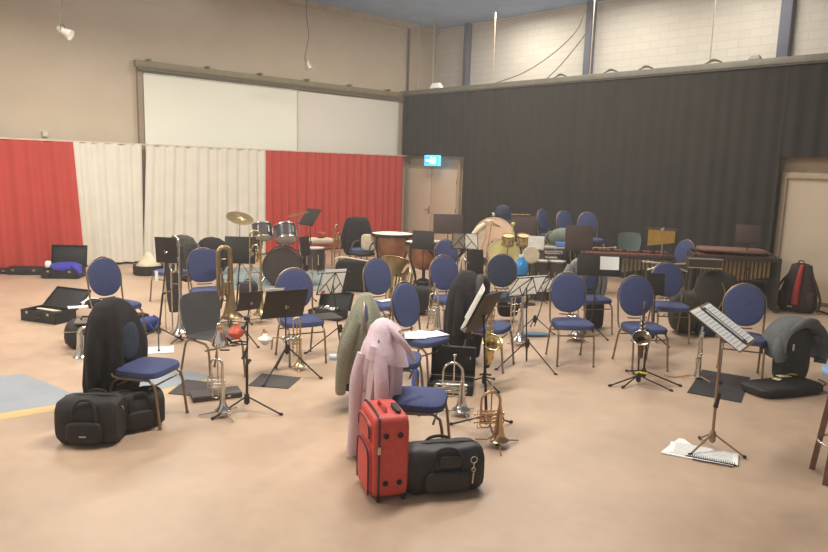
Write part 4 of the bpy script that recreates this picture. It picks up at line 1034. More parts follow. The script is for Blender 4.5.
def sax(p, rz, label, m, Ht=.72, z0=.16, tilt=0, bellr=.062, keym=None, kind='saxophone'):
    t = thing(kind, label, 'saxophone', p, R(rz)); t.rotation_euler = (R(tilt), 0, R(rz))
    k_ = Ht / .72; zt = z0 + Ht
    P('body', MB().tube([(0, .0, zt - .08), (0, 0, z0 + .12), (0, -.005, z0 + .055), (0, -.045 * k_, z0 + .01), (0, -.09 * k_, z0 + .03), (0, -.115 * k_, z0 + .09), (0, -.12 * k_, z0 + .20 * k_)], [.013, .034 * k_, .038 * k_, .038 * k_, .036 * k_, .038 * k_, .042 * k_], 14, sub=4), m, t)
    B0 = Matrix.Translation((0, -.115 * k_, z0 + .18 * k_)) @ Matrix.Rotation(R(40), 4, 'X')
    P('bell', MB().lathe([(.040 * k_, 0), (.045 * k_, .05), (.056 * k_, .09), (bellr, .115), (bellr * 1.12, .12), (bellr * 1.05, .117), (bellr * .8, .09), (.04 * k_, .04)], 24, B0), m, t)
    P('bell_bore', MB().lathe([(.038 * k_, .045), (.001, .046)], 20, B0), mat('bore_brown', (70, 48, 34), .6, .2), t)
    P('bell_rim', MB().tube([(bellr * 1.12 * math.cos(a), bellr * 1.12 * math.sin(a), .12) for a in [2 * PI * k / 24 for k in range(24)]], .007, 8, True, M=B0), keym or m, t)
    P('neck', MB().tube([(0, 0, zt - .09), (0, 0, zt - .02), (0, -.03, zt + .03), (0, -.10, zt + .035), (0, -.14, zt + .01)], [.012, .011, .010, .009, .008], 10, sub=4), m, t)
    P('mouthpiece', MB().tube([(0, -.13, zt + .017), (0, -.20, zt - .02)], [.012, .008], 10), BLACKP, t)
    mb = MB()
    for k in range(14):
        z = z0 + .10 + (Ht - .20) * k / 14; s = 1 if k % 2 else -1
        rr = .024 * k_ * (1.2 - .5 * k / 14)
        mb.lathe([(rr * .9, .026), (rr, .034), (rr * .4, .038)], 12, Matrix.Translation((0, 0, z)) @ Matrix.Rotation(R(90 + 0), 4, 'X') @ Matrix.Rotation(R(35 * s), 4, 'Y'))
    mb.tube([(.03, -.01, z0 + .1), (.028, -.01, zt - .12)], .004, 6).tube([(-.03, -.01, z0 + .1), (-.028, -.01, zt - .12)], .004, 6)
    mb.tube([(.03, -.13 * k_, z0 + .08), (.035, -.16 * k_, z0 + .2)], .004, 6)
    for z in (.05, .13): mb.lathe([(.024, .0), (.026, .01), (.01, .014)], 12, cr((.03, -.12 * k_, z0 + z + .03), (.08, -.13 * k_, z0 + z + .03)))
    P('keys', mb, keym or m, t)
    return t
def euphonium(p, rz, label, m, Ht=.75, br=.14, zb=.10, up=False, silver_in=False, tilt=0, inm=None):
    t = thing('euphonium' if not up else 'tuba', label, 'euphonium' if not up else 'tuba', Vector((p.x, p.y, 0)), R(rz))
    U = Matrix.Identity(4) if not up else Matrix.Translation((0, 0, Ht + 2 * zb)) @ Matrix.Rotation(PI, 4, 'X')
    if up: U = Matrix.Translation((0, 0, Ht * .5 + zb)) @ Matrix.Rotation(R(tilt), 4, 'X') @ Matrix.Translation((0, 0, -Ht * .5 - zb)) @ U
    P('bell', MB().lathe([(br, zb), (br * 1.03, zb + .01), (br * .85, zb + .03), (br * .68, zb + .09), (br * .5, zb + .2), (br * .33, zb + .38), (br * .25, zb + Ht * .72)], 28, U), m, t)
    P('bell_inside', MB().lathe([(br * .97, zb + .004), (br * .8, zb + .03), (br * .5, zb + .1), (br * .02, zb + .16)], 28, U @ Matrix.Translation((0, 0, -.004))), inm or m, t)
    w_ = br * 1.25; r0 = br * .25
    P('large_bow', MB().tube([(0, 0, zb + Ht * .68)] + [(-w_ / 2 + w_ / 2 * math.cos(a), 0, zb + Ht - w_ / 2 - r0 + w_ / 2 * math.sin(a)) for a in [PI * k / 10 for k in range(11)]] + [(-w_, 0, zb + Ht * .25), (-w_ * .8, .04, zb + Ht * .14), (-w_ * .5, .09, zb + Ht * .25), (-w_ * .5, .09, zb + Ht * .6)], [r0] * 4 + [r0 * .92] * 8 + [r0 * .75, r0 * .66, r0 * .55, r0 * .45], 14, M=U), m, t)
    mb = MB()
    for k in range(3):
        mb.lathe([(.001, 0), (.02, 0), (.02, .16), (.01, .165), (.005, .17), (.005, .19), (.013, .192), (.013, .197), (.001, .2)], 12, U @ Matrix.Translation((-w_ * .5 + .001, -.10 + .001 * k, zb + Ht * .35 + k * .0)) @ Matrix.Translation((-.045 + .045 * k, 0, 0)))
    mb.tube([(-w_ * .9, -.08, zb + Ht * .3), (-w_ * .9, -.08, zb + Ht * .7), (-w_ * .2, -.09, zb + Ht * .7), (-w_ * .2, -.09, zb + Ht * .3)], .009, 8, True, M=U)
    mb.tube([(-w_ * 1.1, -.04, zb + Ht * .35), (-w_ * 1.1, -.04, zb + Ht * .8), (-w_ * .4, -.06, zb + Ht * .82)], .008, 8, M=U)
    P('valves', mb, m, t)
    return t
def on(px, py): return at(px, py)
# T1
p = on(223, 416); istand(p, 'low spread stand under the silver trumpet at the front left', .20, CHROME, 190)
trumpet(p, -8, 'silver trumpet standing bell down at the front left', SILVER, .50, .068, .10, zb=.05)
p = on(498, 446); istand(p, 'low spread stand under the gold flugelhorn', .20, BRONZE, 150)
trumpet(p, 8, 'rose gold flugelhorn standing bell down in the front middle', ROSE, .40, .082, .15, 1.3, 'flugelhorn', zb=.05)
p = on(461, 415); istand(p, 'low spread stand under the silver flugelhorn', .20, CHROME, 170)
trumpet(p, -5, 'silver flugelhorn standing bell down before the open black case', SILVER, .42, .080, .17, 1.3, 'flugelhorn', zb=.05)
p = on(300, 370); istand(p, 'small stand under the gold trumpet by the big black desk', .12, CHROME, 30)
trumpet(p, 15, 'slim gold trumpet standing bell down beside the big black desk', GOLD, .60, .066, .070, zb=.05)
# trombones
p = on(261, 322); istand(p, 'thin stand under the gold trombone before the bass drum', .18, BRONZE, 40)
trombone(p, 12, 'tall gold trombone standing before the black bass drum', GOLD, 1.17, .11)
p = on(181, 341); istand(p, 'thin stand under the silver trombone at the left', .18, BLACKM, 10)
trombone(p, -30, 'tall silver trombone standing left of the squarer-backed chair', SILVER, 1.18, .10)
p = on(231, 325); istand(p, 'stand under the brass euphonium', .2, BLACKM, 40)
euphonium(p, 35, 'brass euphonium standing bell down behind the grey plastic chair', BRASS, .98, .13, inm=GOLD)
p = on(339, 285); istand(p, 'thin stand under the gold trombone by the red curtain', .2, BRONZE, 40)
trombone(p, 60, 'gold trombone standing before the right red curtain', BRASS, 1.02, .10)
# tuba and bells in the middle
p = on(390, 318); istand(p, 'stand under the large brass tuba', .2, BLACKM, 0)
euphonium(p, 160, 'large brass tuba with a wide bell behind the middle left chair', BRASS, .80, .21, up=True, tilt=24, inm=GOLD, zb=.06)
p = on(373, 335); istand(p, 'stand under the silver horn by the grey-green coat', .16, CHROME, 30)
euphonium(p, 0, 'silver baritone horn standing bell down beside the grey-green coat', SILVER, .42, .085, zb=.08)
p = on(437, 336); istand(p, 'stand under the slim silver alto horn', .16, CHROME, 60)
trumpet(p, 20, 'slim silver alto horn standing in front of the middle oval-backed chair', SILVER, .56, .085, .12, 1.6, 'alto_horn', zb=.06)
p = on(520, 345); istand(p, 'stand under the sparkling silver trombone', .16, CHROME, 60)
trombone(p, 15, 'silver trombone with a sparkling bell behind the front wire stand', SILVER, .72, .10, False, .07)
p = on(576, 341); istand(p, 'stand under the silver cornet beneath the forward-facing chair', .16, CHROME, 90)
trumpet(p, 0, 'silver cornet whose bell sparkles beneath the forward-facing blue chair', SILVER, .44, .115, .12, 1.2, 'cornet', zb=.06)
# silver bell at left
p = on(81, 357)
t = thing('cornet', 'silver cornet standing on its bell left of the black jacket', 'cornet', p)
P('bell', MB().lathe([(.080, .0), (.084, .008), (.066, .03), (.045, .08), (.036, .15), (.032, .24), (.03, .27)], 28), SILVER, t)
P('bow', MB().tube([(0, 0, .24), (0, 0, .30), (.05, 0, .33), (.1, 0, .30), (.1, 0, .1)], .02, 12, sub=3), SILVER, t)
P('valve_block', MB().lathe([(.014, .1), (.014, .24), (.006, .25)], 12, Matrix.Translation((.055, -.02, 0))).lathe([(.014, .1), (.014, .24), (.006, .25)], 12, Matrix.Translation((.085, -.02, 0))), SILVER, t)
# saxophones
def saxstand(p, lab, r=.22, a0=90, yel=False, h=.4):
    t = thing('saxophone_stand', lab, 'stand', p)
    tripod(t, r, .09, 3, a0)
    P('pole', MB().tube([(0, .02, .05), (0, .06, h)], .010, 8), BLACKM, t)
    P('yoke', MB().tube([(-.06, -.0, h + .03), (-.04, .04, h), (0, .06, h - .01), (.04, .04, h), (.06, 0, h + .03)], .01, 8, sub=3), BLACKM, t)
    P('cradle', MB().tube([(0, .03, .12), (-.05, -.05, .13), (-.05, -.1, .15)], .01, 6).tube([(0, .03, .12), (.05, -.05, .13), (.05, -.1, .15)], .01, 6), YELC if yel else BLACKM, t)
    return t
p = on(638, 384); saxstand(p, 'black tripod stand with yellow feet under the alto saxophone', .34, 200, True, .55)
sax(p, -20, 'dark and silver alto saxophone on a stand with yellow feet', mat('dark_bronze', (104, 80, 58), .35, .7), .54, .30, 0, .078, SILVER)
p = on(643, 382); t = thing('stand_post', 'thin black folding stand post right beside the alto saxophone', 'stand', p)
tripod(t, .36, .12, 3, -20); P('pole', MB().tube([(0, 0, .08), (0, 0, .52)], .012, 8), BLACKM, t)
p = on(484, 386); saxstand(p, 'black stand under the large gold tenor saxophone', .24, 60, False, .5)
sax(p, 5, 'large gold tenor saxophone beside the long black coat', GOLD, .68, .24, 0, .085, GOLD).rotation_euler[1] = R(3)
p = on(459, 318); saxstand(p, 'stand under the small dark saxophone in the middle', .18, 60, False, .4)
sax(p, 30, 'slim silver saxophone left of the black upright board', SILVER, .68, .16, 0, .055, GOLD)
# silver soprano / clarinet by the mat
p = on(697, 379); t = thing('soprano_saxophone', 'slim straight silver saxophone standing left of the black mat', 'saxophone', p)
P('body', MB().tube([(0, 0, .03), (0, 0, .10), (.0, .0, .5), (.01, 0, .58)], [.042, .028, .016, .011], 12), SILVER, t)
mb = MB()
for k in range(14):
    a = .9 * k; z = .09 + .032 * k
    mb.lathe([(.02, .0), (.02, .008), (.008, .012)], 10, cr((.020 * math.cos(a), .020 * math.sin(a), z), (.05 * math.cos(a), .05 * math.sin(a), z)))
mb.tube([(-.025, -.01, .1), (-.022, -.01, .5)], .004, 6).tube([(.024, -.012, .1), (.02, -.012, .5)], .004, 6)
P('keys', mb, SILVER, t); P('mouthpiece', MB().tube([(.01, 0, .57), (.02, 0, .66)], [.012, .006], 10), BLACKP, t)
istand(p, 'flat stand under the slim straight saxophone', .16, TAN, 180, .02)

# ---------------------------------------------------------------- drum kit
def drum(name, p, rz, r_, h_, label, shell, head, axis=(0, 0, 1), legs=None, lugs=8, cat='drum', hoopm=CHROME):
    t = thing(name, label, cat, p, R(rz)); A = cr((0, 0, 0), axis)
    P('shell', MB().lathe([(r_, -h_ / 2), (r_, h_ / 2)], 32, A), shell, t)
    P('head', MB().lathe([(r_ * 1.0, h_ / 2 + .001), (.001, h_ / 2 + .006)], 32, A), head, t)
    P('head', MB().lathe([(.001, -h_ / 2 - .006), (r_ * 1.0, -h_ / 2 - .001)], 32, A), head, t)
    for s in (-1, 1): P('hoop', MB().ring([(r_, s * h_ / 2 - .012), (r_ + .012, s * h_ / 2 - .012), (r_ + .012, s * h_ / 2 + .012), (r_, s * h_ / 2 + .012)], 32, A), hoopm, t)
    for k in range(lugs):
        a = 2 * PI * k / lugs
        P('lug', MB().box(((r_ + .012) * math.cos(a), (r_ + .012) * math.sin(a), 0), (.02, .02, h_ * .5), A, 0), CHROME, t)
    return t
DK = mat('drum_shell_dark', (66, 58, 60), .3, 0, .1, 10)
KB = at(284, 285)
t = drum('bass_drum', Vector((KB.x - .02, KB.y, .345)), 6, .33, .40, 'black-headed bass drum of the drum kit', DK, mat('drum_head_black', (56, 48, 44), .6), (0, -1, .0), lugs=8, hoopm=BLACKM)
for s in (-1, 1): P('spur', MB().tube([(s * .24, -.05, -.08), (s * .36, -.16, -.285)], .010, 8), CHROME, t)
P('tom_mount', MB().tube([(0, .0, .26), (0, .0, .42)], .016, 8), CHROME, t)
DH = mat('drum_head_clear', (206, 196, 186), .4)
drum('tom_drum', Vector((KB.x - .38, KB.y - .02, .95)), 0, .17, .24, 'left small tom of the drum kit', DK, DH, (-.15, .40, 1), lugs=6)
drum('tom_drum', Vector((KB.x + .04, KB.y - .05, .93)), 0, .18, .26, 'right small tom of the drum kit, tipped forward', DK, DH, (-.25, .60, 1), lugs=6)
t = drum('floor_tom', Vector((KB.x + .52, KB.y + .1, .48)), 0, .19, .38, 'floor tom beside the bass drum', DK, DH, lugs=6)
for k in range(3):
    a = R(120 * k + 30); P('leg', MB().tube([(.2 * math.cos(a), .2 * math.sin(a), .05), (.2 * math.cos(a), .2 * math.sin(a), -.44), (.24 * math.cos(a), .24 * math.sin(a), -.475)], .008, 6), CHROME, t)
sp = at(252, 283)
t = drum('snare_drum', Vector((sp.x, sp.y, .72)), 0, .18, .15, 'snare drum on a chrome stand behind the black desk', DK, DH, lugs=8)
P('stand_basket', MB().tube([(-.16, 0, -.1), (0, 0, -.2), (.16, 0, -.1)], .008, 6).tube([(0, -.16, -.1), (0, 0, -.2), (0, .16, -.1)], .008, 6).tube([(0, 0, -.2), (0, 0, -.5)], .013, 8), CHROME, t)
for k in range(3): a = R(120 * k); P('leg', MB().tube([(0, 0, -.4), (.28 * math.cos(a), .28 * math.sin(a), -.71)], .008, 6), CHROME, t)
def cymbal(px, py, base, r_, tx, ty, label, m=BRASS, a0=30):
    t = thing('cymbal_stand', label, 'cymbal', base)
    rr = ray(px, py); q = Vector((0, 0, H)) + rr * (base.y / rr.y) - base
    P('pole', MB().tube([(0, 0, .3), (0, 0, q.z * .6), (q.x, 0, q.z + .03)], [.012, .010, .006], 8), CHROME, t)
    tripod(t, .26, .38, 3, a0, m=CHROME)
    A = Matrix.Translation((q.x, 0, q.z)) @ Matrix.Rotation(R(tx), 4, 'X') @ Matrix.Rotation(R(ty), 4, 'Y')
    P('cymbal_plate', MB().lathe([(.005, .022), (.035, .018), (.045, .008), (r_ * .6, .002), (r_, -.012), (r_, -.014), (r_ * .6, 0), (.045, .004), (.03, .012), (.005, .016)], 36, A), m, t)
    P('wing_nut', MB().ell((0, 0, .035), (.025, .025, .03), 8, A), CHROME, t)
    return t
cymbal(240, 217.5, at(240, 283), .24, 20, 16, 'large tilted brass cymbal at the left of the drum kit')
cymbal(298, 213.5, at(300, 276), .21, 4, -14, 'thin dark cymbal seen edge-on right of the drum kit', mat('dark_brass', (130, 98, 66), .4, .7))
rg_ = MB()
q = [at(a, b_) for a, b_ in ((214, 289), (222, 268), (352, 268), (338, 291))]; c = sum(q, Vector()) / 4
o = P('rug', rg_.prism([(v.x - c.x, v.y - c.y) for v in q], .002, .012), mat('rug_blue_grey', (132, 142, 138), .95, 0, .15, 30), smooth=False); tag(o, 'grey-blue rug beneath the drum kit', 'rug', c)
# domed black bag behind
t = thing('drum_bag', 'rounded black drum bag against the cream curtain', 'bag', at(210, 275), R(-10))
P('body', MB().soft((0, .1, .36), (.66, .34, .72), 2.4, 32, wob=.02), BLACK, t); P('front_panel', MB().soft((.05, -.06, .30), (.44, .06, .42), 3), mat('bag_brown_black', (58, 50, 44), .8), t)
t = thing('drum_bag', 'grey-black rounded bag left of the blue squarer-backed chair', 'bag', at(187, 276), R(10))
P('body', MB().soft((0, .1, .33), (.60, .34, .66), 2.3, 32, wob=.02), mat('bag_grey', (84, 80, 72), .85), t); P('piping', MB().tube([(-.2, -.06, .1), (-.24, -.06, .4), (0, -.07, .6), (.22, -.06, .4)], .01, 6, sub=4), BLACK, t)
t = thing('small_bag', 'small black bag on the floor left of the gold trombone', 'bag', at(247, 307), R(-5))
P('body', MB().soft((0, .08, .19), (.27, .2, .38), 4), BAGM, t); P('front_panel', MB().soft((0, -.02, .27), (.18, .03, .1), 4), mat('bag_brown_black', (58, 50, 44)), t)
P('handle', MB().tube([(-.05, .08, .37), (-.04, .08, .41), (.04, .08, .41), (.05, .08, .37)], .009, 6), BLACKM, t)
# small beige cabinet with red item behind
t = thing('small_cabinet', 'low cream keyboard bench with a padded top before the red curtain', 'bench', at(321, 268), R(10))
P('seat_pad', MB().soft((0, 0, .58), (.52, .3, .12), 4), mat('cream_pad', (216, 200, 168), .7), t); P('shelf', MB().box((0, 0, .46), (.5, .3, .03)), BRASS, t)
for s in (-1, 1):
    for q_ in (-1, 1): P('leg', MB().box((s * .23, q_ * .12, .23), (.03, .03, .46)), mat('tan_wood', (186, 140, 96)), t)
o = P('red_box', MB().soft((0, 0, 0), (.2, .18, .14), 3, wob=.05), mat('red_item', (170, 70, 60), .6)); tag(o, 'red and brown bundle on the cream bench', 'bundle', at(321, 268) + Vector((0, -.02, .70)))
# black bench/case under b1
t = thing('amplifier', 'bulky black amplifier with a light rim below the black coat', 'amplifier', at(352, 292), R(-8))
P('body', MB().soft((0, .2, .27), (.64, .42, .54), 6), BLACK, t); P('top_rim', MB().tube([(-.3, -.02, .56), (-.18, -.02, .60), (.1, -.01, .57), (.28, 0, .55)], .012, 8, sub=4), mat('cream_pad', (216, 200, 168)), t)
P('grille', MB().box((0, -.015, .25), (.54, .01, .42)), BLACK, t); P('knob', MB().ell((-.2, -.02, .14), (.03, .02, .03), 8), CHROME, t)
t = thing('armrest_chair', 'small cream-backed chair with dark arms left of the copper drum', 'chair', at(365, 276), R(-30))
P('backrest', MB().soft((0, .1, .66), (.34, .06, .32), 4), mat('cream_pad', (216, 200, 168)), t); P('seat', MB().soft((0, -.1, .45), (.4, .4, .06), 5), BLACK, t)
for s in (-1, 1):
    P('arm', MB().tube([(s * .2, .12, .68), (s * .21, -.1, .66), (s * .21, -.2, .5)], .016, 8, sub=3), WOODD, t)
    for q_ in (-1, 1): P('leg', MB().tube([(s * .19, q_ * .18 - .05, .44), (s * .2, q_ * .2 - .05, 0)], .014, 8), BRONZE, t)
# open case with silver parts right of chair c18
t = open_case(at(328, 318), -24, .50, .26, .12, 'open black case holding silver instrument parts left of the wire stand', 112)
mb = MB()
for k in range(7): mb.tube([(-.16 + .05 * k, -.06, .12), (-.14 + .05 * k, .0, .16), (-.15 + .05 * k, .06, .12)], .014, 8, sub=3)
mb.ell((.1, -.05, .14), (.12, .09, .08)).ell((.0, -.02, .15), (.1, .1, .08))
o = P('silver_parts', mb, SILVER); tag(o, 'heap of silver instrument parts in the open case left of the wire stand', 'instrument parts', t.location, t.rotation_euler.z)
# black folder on c18 seat right
K18 = K['c18']
o = P('black_folder', MB().box((.30, -.02, .47), (.26, .3, .015)), mat('mat_charcoal', (74, 68, 64)), bevel=.003); tag(o, 'flat dark folder sticking out at the right of the seat behind the big tilted desk', 'folder', K18.location, K18.rotation_euler.z)
# loose sheets on chair c4 and c5
k4 = K['c4']; M4 = k4.matrix_basis if False else Matrix.Translation(k4.location) @ Matrix.Rotation(k4.rotation_euler.z, 4, 'Z')
for x, y, r_, lab in ((-.02, 0, .2, 'topmost loose white sheet on the seat of the middle blue chair'), (.06, -.06, -.3, 'lower loose white sheet sticking out towards the front of the same seat'), (-.08, .04, .7, 'loose white sheet poking out at the back of the same seat')):
    sheet('loose_sheet', lab, M4 @ Matrix.Translation((x, y, .488 + .004 * (1 if 'top' in lab else (0 if 'lower' in lab else -.5)))), .30, .21, lines=0, rot=r_, th_=.002)
k5 = K['c5']; M5 = Matrix.Translation(k5.location) @ Matrix.Rotation(k5.rotation_euler.z, 4, 'Z')
sheet('loose_sheet', 'white sheet on the seat in front of the brass tuba', M5 @ Matrix.Translation((0, .02, .489)), .26, .12, lines=0)
# blue bottle and box by the middle
t = thing('water_bottle', 'blue water bottle between the chair with sheets and the pink-coat chair', 'bottle', at(415, 388))
P('bottle_body', MB().lathe([(.03, 0), (.036, .006), (.036, .15), (.034, .17), (.015, .2), (.014, .215)], 20), mat('bottle_blue', (70, 104, 190), .2, 0, .05), t); P('cap', MB().lathe([(.017, .21), (.017, .235), (.01, .24)], 16), mat('cap_white', (220, 224, 230), .4), t)
# ---------------------------------------------------------------- timpani
def timpani(p, r_, zt, label, hm=CREAM):
    t = thing('timpani', label, 'timpani', p)
    P('kettle', MB().lathe([(r_ * .2, zt - .52), (r_ * .5, zt - .48), (r_ * .82, zt - .34), (r_ * .96, zt - .18), (r_, zt - .04)], 36), COPPER, t)
    P('drum_head', MB().lathe([(r_ * 1.0, zt), (.001, zt + .008)], 36), hm, t)
    P('rim', MB().ring([(r_, zt - .05), (r_ * 1.06, zt - .05), (r_ * 1.06, zt + .002), (r_, zt + .006)], 36), BLACKM, t)
    for k in range(4):
        a = PI / 4 + k * PI / 2
        P('strut', MB().tube([(r_ * 1.05 * math.cos(a), r_ * 1.05 * math.sin(a), zt - .03), (r_ * 1.02 * math.cos(a), r_ * 1.02 * math.sin(a), zt - .3), (r_ * .6 * math.cos(a), r_ * .6 * math.sin(a), .12), (r_ * .75 * math.cos(a), r_ * .75 * math.sin(a), .02)], .018, 8, sub=3), BLACKM, t)
    P('pedal_base', MB().lathe([(r_ * .4, .02), (r_ * .45, .05), (r_ * .3, .10), (.03, .13), (.03, zt - .5)], 24), BLACKM, t)
    P('tension_rods', (lambda mb: [mb.tube([(r_ * 1.05 * math.cos(a), r_ * 1.05 * math.sin(a), zt), (r_ * 1.03 * math.cos(a), r_ * 1.03 * math.sin(a), zt - .16)], .006, 6) for a in [2 * PI * k / 8 for k in range(8)]] and mb)(MB()), CHROME, t)
    return t
timpani(Vector(depth_pt(392, 260, 13.4)[:2] + (0,)), .40, .86, 'large copper timpani with a cream head left of the black desk')
timpani(Vector(depth_pt(424, 260, 12.6)[:2] + (0,)), .34, .80, 'smaller copper timpani partly behind the black desk')
# glockenspiel-like white keyboard behind the wire stand
t = thing('glockenspiel', 'pale glockenspiel on a dark stand behind the wire stand', 'glockenspiel', Vector(depth_pt(446, 262, 12.2)[:2] + (0,)))
mb = MB()
for k in range(16): mb.box((-.42 + .056 * k, 0, .86), (.048, .34 - .012 * k, .016))
P('tone_bars', mb, mat('pale_metal', (214, 204, 184), .4, .3), t); P('frame', MB().box((0, 0, .82), (.98, .36, .05)), WOODD, t, bevel=.005)
for s in (-1, 1):
    P('leg', MB().tube([(s * .4, -.15, .8), (-s * .3, .15, 0)], .014, 8), BLACKM, t); P('leg', MB().tube([(-s * .3, -.15, .0), (s * .4, .15, .8)], .014, 8), BLACKM, t)
# peach concert drum with cloth
p = Vector(depth_pt(493, 240, 13.6)[:2] + (0,))
t = drum('concert_bass_drum', p + Vector((0, 0, .80)), -6, .40, .40, 'concert bass drum with a peach head, under cream cloth', mat('shell_tan', (180, 150, 110), .5), PEACH, (0.05, -1, .12), lugs=10, hoopm=mat('hoop_cream', (220, 200, 170), .5))
for s in (-1, 1): P('cradle_leg', MB().tube([(s * .36, -.15, -.2), (s * .34, -.2, -.79)], .018, 8), BLACKM, t)
o = thing('cream_cloth', 'cream cloth draped over the left side of the peach drum', 'cloth', p)
rg = []
for k in range(10):
    s = k / 9; z = 1.17 - 1.0 * s
    rg.append([Vector((-.20 - .34 * s ** .7 + (.05 + .13 * min(1, s * 3)) * math.cos(a), -.30 + (.05 + .02 * math.sin(4 * a + 5 * s)) * math.sin(a) - .03 * s, z + .05 * math.cos(a))) for a in [2 * PI * i / 20 for i in range(20)]])
P('cloth_body', MB().rings(rg), mat('cream_linen', (226, 206, 178), .9, 0, .06, 10, .3), o)
P('cloth_fold', MB().tube([(-.1, -.33, 1.18), (-.35, -.38, 1.0), (-.52, -.38, .7), (-.56, -.38, .4)], [.03, .05, .05, .04], 12, sub=4), MC['cream_linen'], o)
t2 = drum('concert_drum', Vector(depth_pt(503, 249, 11.9)[:2] + (.72,)), 4, .265, .26, 'pale yellow upright drum head behind the dark oval chair', mat('shell_tan', (180, 150, 110)), YEL, (0, -1, .08), lugs=8, hoopm=mat('hoop_cream', (220, 200, 170)))
for s in (-1, 1): P('cradle_leg', MB().tube([(s * .22, 0, -.15), (s * .26, -.05, -.71)], .014, 8), BLACKM, t2)
P('beater_mount', MB().tube([(.1, -.15, .22), (.12, -.16, .42), (.12, -.16, .5)], .012, 8).ell((.12, -.16, .52), (.07, .07, .07)), mat('felt_green', (190, 186, 120), .8), t2)
for px, lab in ((508, 'left gold bongo on a stand before the pale yellow drum'), (523, 'right gold bongo on a stand before the pale yellow drum')):
    q = depth_pt(px, 240, 11.5); t = drum('bongo', q, 0, .095, .15, lab, GOLD, mat('bongo_skin', (206, 178, 120), .6), (0, -.3, 1), lugs=5, hoopm=BRASS)
    P('stand_pole', MB().tube([(0, 0, -.08), (0, 0, -q.z + .08)], .012, 8), CHROME, t)
    for k in range(3): a = R(120 * k + 30); P('leg', MB().tube([(0, 0, -q.z + .25), (.16 * math.cos(a), .16 * math.sin(a), -q.z + .01)], .008, 6), CHROME, t)
cymbal(492, 223.5, Vector(depth_pt(487, 250, 12.0)[:2] + (0,)), .16, 6, 14, 'thin brass cymbal in front of the peach drum head', mat('dull_brass', (150, 122, 84), .4, .7))
# bright blue plastic jug on a support
t = thing('blue_jug', 'bright blue plastic jug behind the front wire stand', 'jug', Vector(depth_pt(521, 270, 10.8)[:2] + (0,)))
zz = zat(t.location, 275)
P('jug_body', MB().lathe([(.05, zz), (.10, zz + .01), (.115, zz + .06), (.11, zz + .16), (.07, zz + .24), (.04, zz + .27), (.035, zz + .29)], 24), AQUA, t)
P('cap', MB().lathe([(.04, zz + .285), (.04, zz + .32)], 16), mat('cap_white', (220, 224, 230)), t)
P('support_tripod', MB().tube([(0, 0, zz), (0, 0, .0)], .02, 8).lathe([(.14, 0), (.14, .015), (.02, .02)], 20).lathe([(.02, zz - .015), (.13, zz - .012), (.13, zz)], 20), BLACKM, t)
# cap-like blue cover on a stand
q = Vector(depth_pt(503, 212, 13.9)); t = thing('cap_on_stand', 'dark blue rounded cap hung on a thin stand above the peach drum', 'cap', Vector((q.x, q.y, 0)))
P('cap_crown', MB().lathe([(.165, q.z - .14), (.17, q.z - .05), (.15, q.z + .05), (.1, q.z + .12), (.01, q.z + .15)], 24), NAVY, t)
P('brim', MB().soft((-.16, -.08, q.z - .06), (.2, .14, .03), 2.2), NAVY, t)
P('badge', MB().ell((-.2, -.14, q.z - .05), (.07, .02, .07)), SILVER, t)
P('pole', MB().tube([(0, 0, q.z - .1), (0, 0, .02)], .014, 8), BLACKM, t); tripod(t, .25, .2, 3, 30)
# percussion table
q = Vector(depth_pt(556, 245, 12.6)[:2] + (0,)); t = thing('percussion_table', 'small percussion table crowded with instruments below the riser chairs', 'table', q)
P('tabletop', MB().box((0, 0, .78), (.78, .5, .03)), mat('tray_grey', (150, 142, 126), .6), t, bevel=.005)
for s in (-1, 1):
    for k in (-1, 1): P('leg', MB().tube([(s * .34, k * .2, .77), (s * .36, k * .22, 0)], .014, 8), BLACKM, t)
o = P('cowbell', MB().box((0, 0, .05), (.14, .08, .1), taper=.7), mat('pinkish_metal', (150, 110, 96), .5), bevel=.01); tag(o, 'brownish-pink cowbell on the percussion table', 'cowbell', q + Vector((-.27, 0, .80)))
o = P('tambourine', MB().tube([(.12 * math.cos(a), 0, .13 + .12 * math.sin(a)) for a in [2 * PI * k / 20 for k in range(20)]], .014, 6, True), mat('olive_dull', (112, 116, 90), .7)); tag(o, 'olive round tambourine standing on the percussion table', 'tambourine', q + Vector((-.06, .1, .80)))
o = P('blue_box', MB().box((0, 0, .04), (.2, .12, .08)), mat('clear_blue_box', (90, 130, 190), .4), bevel=.01); tag(o, 'small bright blue box on the percussion table', 'box', q + Vector((.08, -.1, .80)))
o = P('green_cover', MB().soft((0, 0, .16), (.5, .3, .34), 2.2, wob=.06), mat('grey_green_cloth', (112, 118, 104), .9)); tag(o, 'grey-green cloth bundle behind the blue box on the percussion table', 'cloth', q + Vector((.14, .12, .79)))
q2 = Vector(depth_pt(533, 250, 11.6)[:2] + (0,)); t = thing('conga_stand', 'silver-topped keyboard frame left of the percussion table', 'stand', q2 + Vector((.35, 0, 0)))
P('top_bar', MB().box((0, 0, .80), (.30, .12, .05)), SILVER, t, bevel=.006); P('lower_bar', MB().box((-.05, -.04, .72), (.2, .1, .03)), SILVER, t, bevel=.004)
for s in (-1, 1): P('leg', MB().tube([(s * .14, 0, .79), (s * .16, 0, 0)], .012, 8), BLACKM, t)
b = Vector(depth_pt(537, 270, 11.2)[:2] + (0,))
desk_stand(b, (536, 243), -14, 26, 'pale grey metal desk right of the gold bongos', .26, .24, deskm=mat('pale_grey_metal', (178, 172, 158), .5, .2), r=.2)
t = thing('tambour_pad', 'beige round practice pad below the pale grey desk', 'drum', Vector(depth_pt(531, 255, 11.0)))
P('pad', MB().lathe([(.001, -.03), (.13, -.03), (.14, 0), (.13, .03), (.001, .032)], 28, Matrix.Rotation(R(75), 4, 'X')), mat('pad_beige', (190, 172, 142), .7), t)
P('pole', MB().tube([(0, .04, 0), (0, .06, -t.location.z + .02)], .012, 8), BLACKM, t)
